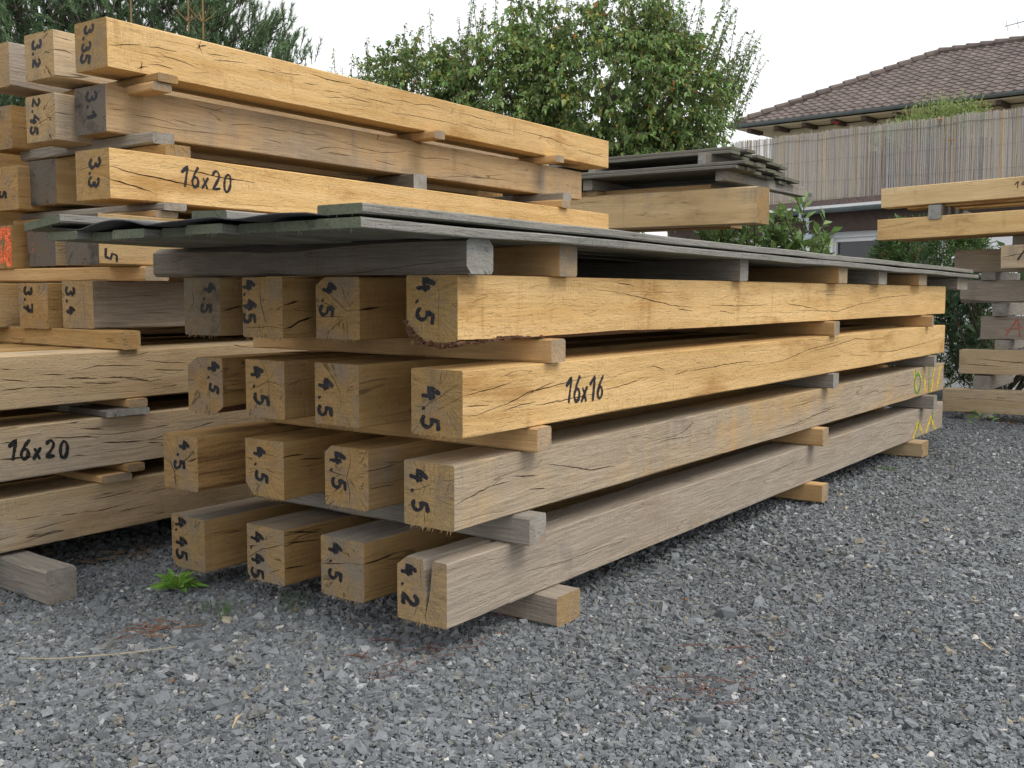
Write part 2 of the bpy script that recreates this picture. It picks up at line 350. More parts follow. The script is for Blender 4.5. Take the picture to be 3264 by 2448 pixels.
# ------------------------------------------------------------------ sawn timber
def lath(name, L, w, h, mats, bev=.0035, cham=None, nseg=14, sag=0., bow=0., notch=None, seed=0, loc=(0, 0, 0), yaw=0., pitch=0., fray=0,
         cracks=(), bumpy=0., parent=None, roll=0.):
    """a sawn piece: x along its length, y across, z up, origin at the near lower right corner.
    cham: {'TL':(near size, far size, material index)} wanes on long edges; notch: split running in from the near end"""
    R = random.Random(seed*7+3); cham = cham or {}
    xs = [L*k/nseg for k in range(nseg+1)]
    if notch: xs = sorted(set(xs+[.04, .12, .25, .4, notch['len'], notch['len']+.002]))
    V, F, I = [], [], []; rings = []
    order = ['BR', 'TR', 'TL', 'BL']
    ph = [R.uniform(0, 6) for _ in range(8)]
    for k, x in enumerate(xs):
        t = x/L; pts = []
        for ci, c in enumerate(order):
            if c in cham:
                a, b, _ = cham[c]; s = max(.002, a+(b-a)*min(1, t*(2.2 if b < a else 1)))*(1+.3*math.sin(x*9+ph[ci])*.6+R.uniform(-.12, .12)); s1, s2 = s, s*(.8+.25*math.sin(x*5+ph[ci+4]))
            else:
                s1 = bev*R.uniform(.4, 1.5); s2 = bev*R.uniform(.4, 1.5)
            if c == 'BR': q = [(s1, 0), (0, s2)]
            elif c == 'TR': q = [(0, h-s2), (s1, h)]
            elif c == 'TL': q = [(w-s1, h), (w, h-s2)]
            else: q = [(w, s2), (w-s1, 0)]
            if c == 'TR' and notch:
                f = max(0., 1-x/notch['len']); wd = .0006+notch['w']*f; dp = .001+notch['d']*f; yn = notch['y']+.004*math.sin(x*20)
                q += [(yn-wd*.5, h), (yn-wd*.22, h-dp*.5), (yn+notch.get('lean', 0)*f, h-dp), (yn+wd*.12, h-dp*.55), (yn+wd*.5, h)]
            pts += q
        dz = sag*(4*t*(1-t)) + (R.uniform(-bumpy, bumpy) if bumpy else 0); dy = bow*(4*t*(1-t))
        rings.append(len(V)); n = len(pts)
        V += [(x, y+dy, z+dz) for y, z in pts]
    cidx = {}
    p = 0
    for c in order:
        cidx[p] = c; p += 2
        if c == 'TR' and notch: p += 5
    for k in range(len(xs)-1):
        a, b = rings[k], rings[k+1]
        for j in range(n):
            F.append((a+j, a+(j+1) % n, b+(j+1) % n, b+j))
            c = cidx.get(j); I.append(cham[c][2] if c in cham else 0)
    F.append(tuple(range(n-1, -1, -1))); I.append(0); F.append(tuple(range(rings[-1], rings[-1]+n))); I.append(0)
    mats = list(mats) if isinstance(mats, (list, tuple)) else [mats]
    # torn fibres left by the saw under the near end
    for q in range(fray):
        y0 = R.uniform(.01, w-.01); ln = R.uniform(.004, .014); wd = R.uniform(.0006, .0018); lean = R.uniform(-.006, .006); x0 = R.uniform(.0005, .004)
        b = len(V); V += [(x0, y0-wd, .0015), (x0, y0+wd, .0015), (x0+.002, y0, .0015), (x0-R.uniform(0, .008), y0+lean, -ln)]
        F += [(b, b+1, b+3), (b+1, b+2, b+3), (b+2, b, b+3)]; I += [0]*3
    # open checks: tapered dark strips let into the surface of the faces they cross
    if cracks:
        ci = len(mats); mats.append(CRACK)
        for fc, wd, pl in cracks:
            P = []
            for (u0, z0), (u1, z1) in zip(pl[:-1], pl[1:]):
                d = math.hypot(u1-u0, z1-z0); m = max(1, int(d/.018))
                for q in range(m):
                    f = q/m; jit = 0 if q == 0 else R.gauss(0, .0008)
                    P.append((u0+(u1-u0)*f, z0+(z1-z0)*f+jit))
            P.append(pl[-1]); m = len(P); b = len(V)
            for q, (u, z) in enumerate(P):
                du = P[min(q+1, m-1)][0]-P[max(q-1, 0)][0]; dv = P[min(q+1, m-1)][1]-P[max(q-1, 0)][1]; l = math.hypot(du, dv) or 1
                t = q/(m-1); hw = wd*(.00046 if wd >= 4 else .00033)*(.12+math.sin(math.pi*min(1, max(0, t)))**.6)*R.uniform(.6, 1.25)
                if fc == 'E': hw *= .9
                ox, oz = -dv/l*hw, du/l*hw
                for sgn in (1, -1):
                    uu, zz = u+ox*sgn, min(h-.0008, max(.0008, z+oz*sgn))
                    V.append((uu, -.0004, zz) if fc == 'S' else (-.0004, min(w-.001, max(.001, uu)), zz))
            for q in range(m-1): F.append((b+2*q, b+2*q+1, b+2*q+3, b+2*q+2)); I.append(ci)
    o = mesh_obj(name, V, F, mats, parent, I)
    o.location = loc; o.rotation_euler = (roll, pitch, yaw)
    return o

# hand-drawn characters, unit height, as strokes
def _arc(cx, cy, rx, ry, a0, a1, n=10):
    return [(cx+rx*math.cos(math.radians(a0+(a1-a0)*i/n)), cy+ry*math.sin(math.radians(a0+(a1-a0)*i/n))) for i in range(n+1)]
GLYPH = {
 '1': (.5, [[(.02, .66), (.42, 1.0), (.34, 0)]]),
 '2': (.66, [_arc(.3, .74, .26, .25, 165, -35, 8)+[(.05, .05), (.62, .08)]]),
 '3': (.6, [_arc(.24, .76, .26, .22, 150, -85, 8)+_arc(.26, .28, .3, .27, 80, -150, 9)]),
 '4': (.66, [[(.34, 1.0), (.04, .42), (.62, .46)], [(.5, .68), (.44, .02)]]),
 '5': (.62, [[(.62, .96), (.22, .94), (.14, .56)]+_arc(.28, .3, .3, .29, 75, -140, 9)]),
 '6': (.58, [[(.5, 1.0), (.26, .72)]+_arc(.29, .26, .24, .26, 160, 520, 14)]),
 '7': (.6, [[(.02, .95), (.58, .95), (.2, 0)], [(.12, .45), (.52, .5)]]),
 '0': (.62, [_arc(.3, .45, .25, .45, 100, 462, 16)]),
 'x': (.5, [[(.05, .5), (.42, .02)], [(.42, .55), (.02, 0)]]),
 'A': (.7, [[(0, 0), (.36, 1.0), (.5, .5), (.5, -.05)], [(.05, .3), (.62, .4)]]),
 '.': (.26, [[(.08, .08), (.13, .02)]]),
 ' ': (.3, [])}

def strokes_mesh(name, strokes, sw, place, mat, parent, seed=0):
    """strokes: lists of 2-D points in metres on a face; place(u, v, lift) -> local point"""
    R = random.Random(seed); V, F = [], []
    for si, st in enumerate(strokes):
        P = []
        for a, b in zip(st[:-1], st[1:]):
            m = max(1, int(math.dist(a, b)/.006))
            P += [(a[0]+(b[0]-a[0])*q/m, a[1]+(b[1]-a[1])*q/m) for q in range(m)]
        P.append(st[-1]); m = len(P)
        if m < 2: continue
        d0 = (P[0][0]-P[1][0], P[0][1]-P[1][1]); l = math.hypot(*d0) or 1
        d1 = (P[-1][0]-P[-2][0], P[-1][1]-P[-2][1]); l1 = math.hypot(*d1) or 1
        P = [(P[0][0]+d0[0]/l*sw*.35, P[0][1]+d0[1]/l*sw*.35)]+P+[(P[-1][0]+d1[0]/l1*sw*.35, P[-1][1]+d1[1]/l1*sw*.35)]; m = len(P)
        b = len(V); lift = .0008+.00015*si
        for q, (u, v) in enumerate(P):
            du = P[min(q+1, m-1)][0]-P[max(q-1, 0)][0]; dv = P[min(q+1, m-1)][1]-P[max(q-1, 0)][1]; l = math.hypot(du, dv) or 1
            fl = .78+.34*abs(math.sin(math.atan2(dv, du)+.6))+.16*math.sin(q*.45+si*2)
            hw = sw*.5*fl*(.45 if q in (0, m-1) else 1)*R.uniform(.78, 1.2)
            V.append(place(u-dv/l*hw, v+du/l*hw, lift+.00002*q)); V.append(place(u+dv/l*hw, v-du/l*hw, lift+.00002*q))
        F += [(b+2*q, b+2*q+1, b+2*q+3, b+2*q+2) for q in range(m-1)]
    return mesh_obj(name, V, F, mat, parent, recalc=False)

def end_mark(beam, w, h, text, ub, v0, g, adv=1., slant=0., sw=.0075, mat=None, name='length_mark'):
    """written on the end grain, turned a quarter clockwise so that it reads downwards"""
    S = []; cur = 0.
    R = random.Random(sum(map(ord, beam.get('label', 'x'))))
    for ch in text:
        wd, sts = GLYPH[ch]; ja, js, jv = R.gauss(0, .10), R.uniform(.9, 1.14), R.uniform(-.05, .05)
        for st in sts:
            st = [(.3+((x-.3)*math.cos(ja)-(y-.5)*math.sin(ja))*js, .5+jv+((x-.3)*math.sin(ja)+(y-.5)*math.cos(ja))*js) for x, y in st]
            S.append([(ub*w+slant*(cur+x*g*.8)+y*g*.92, v0*h+cur+x*g*.8) for x, y in st])
        cur += (wd*.8+.16)*g*adv
    return strokes_mesh(name, S, sw, lambda u, v, l: (-l, min(w-.002, max(.002, w-u)), min(h-.002, max(.002, h-v))), mat or INK, beam, sum(map(ord, text)) % 97)

def side_mark(beam, h, text, x0, z0, g, adv=1., slope=0., sw=.009, mat=None, name='size_mark', italic=.1):
    S = []; cur = 0.
    R = random.Random(len(text)+int(x0*1000))
    for ch in text:
        wd, sts = GLYPH[ch]; ja, js = R.gauss(0, .07), R.uniform(.92, 1.1)
        for st in sts:
            st = [(.3+((x-.3)*math.cos(ja)-(y-.5)*math.sin(ja))*js, .5+((x-.3)*math.sin(ja)+(y-.5)*math.cos(ja))*js) for x, y in st]
            S.append([(x0+cur+x*g*.8+italic*y*g, z0+slope*(cur+x*g)+y*g) for x, y in st])
        cur += (wd*.8+.2)*g*adv
    return strokes_mesh(name, S, sw, lambda u, v, l: (u, -l, v), mat or INK, beam, len(text))

# id: x, y, z, length, width, height, turn
BEAMS = {
'r1c1':(-.041,.825,.771,4.5,.16,.16,0),'r1c2':(-.04,.572,.771,4.45,.16,.16,0),'r1c3':(.021,.352,.771,4.5,.16,.16,0),'r1c4':(.008,.021,.774,4.51,.16,.16,0),
'r2c1':(.031,.915,.541,4.5,.16,.16,0),'r2c2':(.011,.628,.546,4.5,.16,.16,0),'r2c3':(-.007,.33,.55,4.5,.16,.16,0),'r2c4':(0,0,.55,4.45,.16,.16,0),
'r3c1':(-.032,.955,.315,4.5,.16,.16,0),'r3c2':(.016,.642,.323,4.5,.16,.16,0),'r3c3':(.036,.342,.327,4.5,.16,.16,0),'r3c4':(.003,.028,.323,4.57,.16,.16,0),
'r4c1':(.022,1.003,.057,4.45,.16,.16,0),'r4c2':(.051,.686,.065,4.45,.16,.16,0),'r4c3':(.023,.348,.085,4.5,.16,.16,0),'r4c4':(-.008,.043,.085,4.657,.16,.16,0),
'A1':(.146,1.616,1.63,3.35,.18,.16,.028),'B1':(.191,1.706,1.433,3.1,.18,.16,.02),'C1':(.059,1.489,1.188,3.3,.18,.16,.04),'D1':(0,1.468,.977,3.3,.18,.16,.028),'E1':(.10,1.672,.767,3.4,.18,.16,.028),
'A2':(.155,1.953,1.641,3.2,.18,.16,.028),'B2':(.126,1.908,1.416,2.45,.18,.16,.028),'C2':(.195,2.035,1.208,3.2,.18,.16,.028),'D2':(.184,2.037,.984,3.15,.18,.16,.028),'E2':(.08,1.92,.761,3.7,.18,.16,.028),
'A3':(.176,2.291,1.649,3.2,.18,.16,.028),'B3':(.199,2.334,1.428,3.2,.18,.16,.028),'C3':(.142,2.201,1.191,3.5,.18,.16,.028),'D3':(.146,2.266,.976,3.3,.18,.16,.028),'E3':(.05,2.2,.76,3.3,.18,.16,.028),
'F1':(-1.2,1.49,.54,5,.2,.16,.02),'G1':(-1.2,1.49,.326,5,.2,.16,.02),'H1':(-1.2,1.49,.112,5,.2,.16,.02),
}
CRACKS={
'r1c4':[('S',3,[(0.687,0.1242),(0.849,0.1073),(0.973,0.091),(1.081,0.0794),(1.212,0.0707)]),('S',3,[(1.342,0.0771),(1.628,0.0726),(1.855,0.0749)]),('S',3,[(0.725,0.1493),(0.827,0.14)]),('S',3,[(1.113,0.068),(1.221,0.0592)]),('S',3,[(1.425,0.0565),(1.55,0.0466)]),('S',3,[(2.016,0.0884),(2.077,0.0743),(2.229,0.0661),(2.391,0.05)]),('S',3,[(2.154,0.0505),(2.42,0.0448),(2.638,0.0384),(2.792,0.0556),(2.954,0.07),(3.254,0.0847)]),('S',3,[(3.039,0.083),(3.309,0.0986),(3.863,0.1126)]),('S',3,[(2.96,0.0968),(2.972,0.0592)]),('E',1.2,[(0.063,0.1564),(0.056,0.11),(0.058,0.0827),(0.058,0.0031)]),('E',1.2,[(0.09,0.063),(0.092,0.0215)])],
'r2c4':[('S',3,[(0.002,0.1011),(0.1,0.1097),(0.197,0.1205)]),('S',3,[(0.002,0.0546),(0.057,0.0508),(0.117,0.0607),(0.176,0.068),(0.26,0.0891),(0.428,0.1012),(0.588,0.1151)]),('S',3,[(0.159,0.0527),(0.223,0.0597),(0.298,0.0631)]),('S',3,[(0.298,0.0532),(0.437,0.057),(0.589,0.0612)]),('S',3,[(0.012,0.0762),(0.1,0.0725)]),('S',3,[(0.241,0.0797),(0.305,0.0944),(0.383,0.1088)]),('S',3,[(0.64,0.0683),(0.771,0.0755),(0.89,0.0918)]),('S',3,[(1.064,0.0825),(1.16,0.0933)]),('S',3,[(1.169,0.0891),(1.315,0.092),(1.5,0.0976),(1.746,0.0929)]),('S',3,[(0.889,0.1183),(0.933,0.1193),(1.001,0.1036)]),('S',3,[(1.825,0.0813),(1.963,0.0806),(2.247,0.1132),(2.641,0.1328)]),('S',3,[(2.234,0.1019),(2.538,0.1155),(2.846,0.1374),(3.015,0.1277),(3.326,0.1208)]),('S',3,[(3.074,0.0664),(3.411,0.0541),(3.851,0.0654),(4.407,0.0866)]),('S',3,[(2.756,0.0677),(2.854,0.0604),(3.059,0.0506)]),('E',1.6,[(0.165,0.0665),(0.117,0.0683),(0.074,0.0967)]),('E',1.6,[(0.109,0.0699),(0.042,0.1107),(0.001,0.1331)]),('E',1.6,[(0.045,0.0782),(0.021,0.0899),(-0.002,0.1013)]),('E',1.6,[(0.027,0.0472),(-0.002,0.0549)]),('E',1.6,[(0.062,0.1581),(0.07,0.1213)]),('E',1.6,[(0.096,0.1565),(0.1,0.1298)]),('E',1.6,[(0.084,0.0613),(0.042,0.0784)]),('E',1.6,[(0.023,0.0313),(0.02,0.0093)])],
'r3c4':[('S',3.5,[(-0.002,0.0655),(0.058,0.076),(0.131,0.0889),(0.228,0.0911)]),('S',3.5,[(0.223,0.1032),(0.279,0.0952),(0.342,0.0883)]),('S',3.5,[(0.305,0.0571),(0.386,0.0469)]),('S',3.5,[(-0.001,0.1272),(0.033,0.1291)]),('S',3.5,[(0.385,0.1128),(0.499,0.0911),(0.608,0.0662),(0.758,0.0575)]),('S',3,[(1.908,0.0377),(2.186,0.0363),(2.495,0.0551),(2.861,0.0667)]),('S',3,[(3.027,0.0829),(3.258,0.093),(3.315,0.08),(3.511,0.0738)]),('S',3,[(2.143,0.1091),(2.434,0.1156)]),('S',3,[(2.48,0.064),(2.702,0.0698)]),('S',3,[(3.549,0.0889),(3.892,0.0796)]),('E',2.2,[(0.16,0.0862),(0.135,0.0862),(0.113,0.0911),(0.092,0.0998),(0.072,0.1083)]),('E',2.2,[(0.113,0.1088),(0.092,0.0992),(0.101,0.0787)]),('E',2.2,[(0.061,0.0751),(0.032,0.0688),(-0.0,0.0644)]),('E',2.2,[(0.042,0.1223),(0.017,0.1218),(-0.001,0.1271)]),('E',2.2,[(0.072,0.0978),(0.046,0.0988)]),('E',2.2,[(0.094,0.1592),(0.095,0.1222)]),('E',2.2,[(0.039,0.1339),(0.014,0.1534)]),('E',2.2,[(0.094,0.0396),(0.093,0.0026)])],
'r4c4':[('S',3,[(3.456,0.1295),(3.678,0.1277),(3.988,0.0963)]),('S',3,[(3.644,0.0638),(3.972,0.0433)]),('S',3,[(1.966,0.0996),(2.274,0.112)]),('E',1.8,[(0.085,0.1555),(0.08,0.0871)]),('E',1.8,[(0.09,0.0506),(0.109,0.0077)]),('E',1.8,[(0.016,0.0528),(0.027,0.0279)]),('S',2,[(0.312,0.0715),(0.507,0.0581),(0.8,0.0562)]),('S',2,[(0.506,0.1175),(0.507,0.1058)])],
'r4c3':[('E',3.5,[(0.16,0.0827),(0.077,0.0939),(0.051,0.1033)]),('E',3.5,[(0.053,0.0983),(0.027,0.1009),(0.007,0.1021)]),('E',3.5,[(0.08,0.1235),(0.057,0.1225),(0.051,0.1111)]),('E',3.5,[(0.073,0.154),(0.076,0.1257)]),('S',5,[(-0.007,0.1046),(0.054,0.1046),(0.126,0.1099)])],
'r4c2':[('E',3,[(0.107,0.0918),(0.067,0.0995),(-0.002,0.1232)]),('E',3,[(0.158,0.0933),(0.107,0.1026)]),('E',3,[(0.159,0.0599),(0.087,0.0965)]),('E',3,[(0.064,0.0276),(0.014,0.0492)]),('E',3,[(0.064,0.026),(0.066,-0.0013)]),('S',4,[(0.002,0.1226),(0.071,0.1156),(0.135,0.1091)]),('S',4,[(-0.004,0.0508),(0.082,0.0455)]),('S',4,[(0.007,0.1547),(0.133,0.1307)])],
'r4c1':[('E',2,[(0.163,0.0696),(0.123,0.0783),(0.068,0.1219)]),('E',2,[(0.069,0.0188),(0.073,-0.0068)]),('S',2,[(0.005,0.1183),(0.072,0.1143),(0.147,0.104)]),('S',2,[(0.055,0.1098),(0.146,0.1022)])],
'r3c2':[('E',2,[(0.158,0.1013),(0.119,0.1052)]),('E',2,[(0.086,0.123),(0.024,0.1177)]),('E',2,[(0.155,0.0587),(0.117,0.0692)]),('E',2,[(0.124,0.0059),(0.094,0.039)]),('E',2,[(0.051,0.0179),(0.046,-0.0011)]),('S',4,[(-0.011,0.1189),(0.029,0.1202),(0.075,0.1169)]),('S',4,[(0.054,0.1067),(0.101,0.1021),(0.147,0.0978)])],
'r3c3':[('E',3,[(0.069,0.1589),(0.063,0.1243),(0.079,0.0797),(0.069,0.047),(0.068,-0.0006)]),('E',3,[(0.161,0.0926),(0.133,0.0909),(0.081,0.0826)]),('E',3,[(0.138,0.0326),(0.094,0.0564)]),('E',3,[(0.073,0.0804),(0.043,0.0531)]),('S',3,[(-0.014,0.1054),(0.046,0.1062),(0.109,0.11)]),('S',3,[(0.002,0.0577),(0.109,0.057)])],
'r3c1':[('E',4,[(0.135,0.087),(0.109,0.0483),(0.103,0.0007)]),('E',4,[(0.157,0.0449),(0.142,0.0524)]),('E',4,[(0.09,0.1598),(0.09,0.1326)]),('E',4,[(0.047,0.0855),(-0.007,0.1017)]),('E',4,[(0.075,0.0759),(0.013,0.1192)])],
'r1c2':[('E',3,[(0.153,0.0244),(0.078,0.0277),(0.059,0.0312),(-0.002,0.0249)]),('E',3,[(0.09,0.1535),(0.085,0.086),(0.064,0.0341)]),('E',3,[(0.031,0.0683),(-0.004,0.0869)]),('S',6,[(0.002,0.0248),(0.028,0.0293),(0.056,0.0433),(0.108,0.0554)]),('S',6,[(0.003,0.0862),(0.057,0.0986)])],
'r1c3':[('E',2.5,[(0.152,0.1353),(0.101,0.1114),(0.047,0.0732),(0.008,0.0752)]),('E',2.5,[(0.047,0.0524),(0.042,0.0006)]),('E',2.5,[(0.069,0.1471),(0.051,0.1057),(0.032,0.0793)]),('E',2.5,[(0.111,0.0182),(0.056,0.0567)]),('E',2.5,[(0.159,0.0505),(0.115,0.0588),(0.056,0.0588)]),('S',6,[(-0.008,0.0754),(0.032,0.0793),(0.08,0.0832)])],
'r1c1':[('E',3,[(0.041,0.0696),(-0.002,0.0669)]),('E',3,[(0.123,0.1321),(0.117,0.0914),(0.145,0.0535)]),('E',3,[(0.09,0.1095),(0.059,0.1385)]),('E',3,[(0.112,0.085),(0.082,0.0642)]),('S',5,[(0.002,0.0669),(0.031,0.0729),(0.076,0.0838)])],
'r2c2':[('E',2,[(0.16,0.0914),(0.12,0.0984)]),('E',2,[(0.146,0.0744),(0.106,0.0863),(0.067,0.1029),(-0.0,0.0908)]),('E',2,[(0.085,0.1514),(0.063,0.1015),(0.062,0.025)]),('S',2,[(0.002,0.0906),(0.052,0.1045),(0.104,0.1091)])],
'r2c1':[('E',1.5,[(0.123,0.1517),(0.056,0.1206),(-0.001,0.0965)]),('S',2,[(0.001,0.0964),(0.082,0.0892)])],
'r2c3':[('E',2,[(0.131,0.1592),(0.089,0.1222),(0.061,0.0732)])],
'A1':[('S',3,[(0.002,0.0692),(0.067,0.083),(0.135,0.095)]),('S',3,[(0.148,0.093),(0.214,0.0978),(0.276,0.0978)]),('S',3,[(0.199,0.0755),(0.28,0.0708),(0.369,0.0587)]),('S',3,[(0.156,0.0347),(0.202,0.0411),(0.259,0.0363)]),('S',3,[(0.401,0.1193),(0.453,0.1208),(0.506,0.1245)]),('S',3,[(0.432,0.0992),(0.495,0.1079),(0.594,0.1152)]),('S',4,[(0.355,0.1188),(0.371,0.1359),(0.407,0.1448)]),('S',4,[(0.368,0.1192),(0.372,0.1361),(0.379,0.1577)]),('S',4,[(0.361,0.1461),(0.372,0.1361),(0.386,0.1103)]),('S',4,[(0.109,0.0092),(0.129,0.0203),(0.155,0.0269)]),('S',4,[(0.131,0.0417),(0.129,0.0203),(0.125,0.0082)]),('S',3,[(0.634,0.101),(0.738,0.1039)]),('S',3,[(0.744,0.1093),(0.866,0.1192)]),('S',3,[(0.923,0.1334),(1.001,0.1283),(1.088,0.1265)]),('S',3,[(0.994,0.1272),(1.164,0.1319)]),('S',3,[(1.129,0.1214),(1.278,0.1238)]),('S',3,[(1.094,0.0757),(1.278,0.0725)]),('S',3,[(0.872,0.0909),(0.961,0.0964)]),('S',3,[(0.987,0.0799),(1.094,0.0875)]),('S',3,[(1.0,0.0551),(1.094,0.0662)]),('S',3,[(1.249,0.0876),(1.428,0.0874)]),('S',3,[(1.39,0.1067),(1.483,0.1133),(1.563,0.1099),(1.671,0.1233),(1.791,0.1197)]),('S',3,[(1.889,0.1203),(2.174,0.1152)]),('S',3,[(1.389,0.0493),(1.587,0.0593),(1.773,0.0611),(1.935,0.061)]),('S',3,[(1.907,0.071),(2.184,0.0652)]),('S',3,[(2.076,0.0739),(2.339,0.0703)]),('S',3,[(2.339,0.1024),(2.556,0.1003),(2.705,0.0973),(2.91,0.0808),(2.985,0.0928)]),('S',3,[(2.601,0.0877),(2.705,0.1004),(2.788,0.0855)]),('S',3,[(2.985,0.0703),(3.345,0.0569)]),('S',3,[(2.595,0.1113),(2.613,0.0647)]),('S',3,[(2.584,0.0734),(2.629,0.1095)])],
'B1':[('S',2.5,[(0.012,0.0792),(0.079,0.081)]),('S',2.5,[(0.092,0.0711),(0.19,0.0708),(0.292,0.058)]),('S',2.5,[(0.268,0.0774),(0.373,0.0666)]),('S',2.5,[(0.345,0.146),(0.428,0.1372),(0.508,0.1359)]),('S',2.5,[(0.512,0.0869),(0.591,0.1016),(0.655,0.1079)]),('S',2.5,[(0.443,0.131),(0.503,0.1502)]),('S',3,[(0.655,0.1056),(0.714,0.1044),(0.823,0.1002)]),('S',3,[(0.799,0.1085),(0.912,0.1052),(1.01,0.1118),(1.084,0.1016)]),('S',3,[(0.701,0.0601),(0.791,0.0527)]),('S',3,[(1.057,0.108),(1.24,0.0855),(1.381,0.0812),(1.539,0.1038)]),('S',3,[(1.547,0.0915),(1.696,0.089),(1.783,0.0992),(1.89,0.1011)]),('S',3,[(1.328,0.0449),(1.466,0.0335)]),('S',3,[(1.89,0.0426),(2.077,0.0374),(2.394,0.0482)])],
'C1':[('S',4,[(-0.007,0.1018),(0.014,0.101),(0.069,0.0899),(0.131,0.0846),(0.273,0.0728),(0.406,0.0604)]),('S',4,[(-0.024,0.0701),(0.004,0.06),(0.076,0.0481),(0.151,0.0356)]),('S',4,[(0.294,0.1194),(0.443,0.1079),(0.61,0.1024)]),('E',2.5,[(0.184,0.089),(0.152,0.1001),(0.101,0.1061),(0.015,0.106)])],
'B2':[('E',2,[(0.18,0.0525),(0.143,0.0514),(0.055,0.0734),(-0.01,0.091)]),('S',2,[(0.006,0.0928),(0.065,0.0932)])],
'A2':[('S',3,[(-0.01,0.089),(0.042,0.095),(0.073,0.0868)]),('S',3,[(0.005,0.137),(0.075,0.1331)])],
'D2':[('E',2,[(0.037,0.0664),(0.0,0.0593)]),('S',2,[(-0.0,0.0614),(0.04,0.0524)])],
'E1':[('S',1.6,[(0.011,0.1075),(0.086,0.1045),(0.154,0.1071)]),('S',1.6,[(0.131,0.1132),(0.273,0.1131),(0.368,0.1193)]),('S',1.6,[(0.199,0.0523),(0.32,0.0485)]),('E',1.6,[(0.047,0.1481),(0.054,0.0858),(0.051,0.0076)]),('E',1.6,[(0.112,0.0695),(0.056,0.1053)])],
'E2':[('E',2,[(0.179,0.1012),(0.125,0.0769)]),('S',2,[(0.002,0.1031),(0.048,0.1029)]),('S',2,[(0.001,0.0694),(0.046,0.068)])],
'F1':[('S',3.5,[(0.89,0.0925),(0.943,0.0854),(0.979,0.0794)]),('S',3.5,[(1.096,0.0803),(1.183,0.08)]),('S',3.5,[(1.151,0.0638),(1.232,0.0562),(1.291,0.0558)]),('S',3.5,[(0.975,0.0611),(1.057,0.0578),(1.15,0.0502)]),('S',3.5,[(0.889,0.0582),(0.975,0.0621)]),('S',3.5,[(1.254,0.0773),(1.309,0.0679)]),('S',3.5,[(1.309,0.0679),(1.406,0.0509),(1.451,0.0564)]),('S',3.5,[(1.148,0.1058),(1.213,0.115),(1.371,0.106)]),('S',3.5,[(1.385,0.1227),(1.476,0.1099),(1.548,0.1081)]),('S',3.5,[(1.017,0.0995),(1.097,0.0926)]),('S',3.5,[(1.112,0.0825),(1.212,0.074)]),('S',3.5,[(1.22,0.0772),(1.339,0.0693),(1.406,0.0512)]),('S',3.5,[(1.416,0.0897),(1.552,0.0796)]),('S',3.5,[(0.891,0.123),(0.927,0.1202)])],
'G1':[('S',4,[(1.028,0.1163),(1.104,0.1074),(1.144,0.1059),(1.217,0.0982)]),('S',4,[(1.217,0.0802),(1.31,0.0699),(1.376,0.0664)]),('S',4,[(1.385,0.0602),(1.444,0.0524)]),('S',4,[(1.145,0.1324),(1.227,0.1229)]),('S',4,[(0.88,0.0691),(0.988,0.0637)]),('S',4,[(0.882,0.1157),(0.928,0.113)]),('S',4,[(1.11,0.0479),(1.162,0.0441)])],
'H1':[('S',3,[(1.177,0.1138),(1.24,0.1131),(1.304,0.1162)]),('S',3,[(1.127,0.0791),(1.209,0.0724),(1.303,0.0775)]),('S',3,[(1.064,0.081),(1.127,0.0772)]),('S',3,[(1.244,0.1181),(1.326,0.1167)]),('S',3,[(1.267,0.0563),(1.373,0.0576)]),('S',3,[(1.361,0.1032),(1.458,0.1079)]),('S',3,[(0.998,0.0854),(0.998,0.0701)])],
}

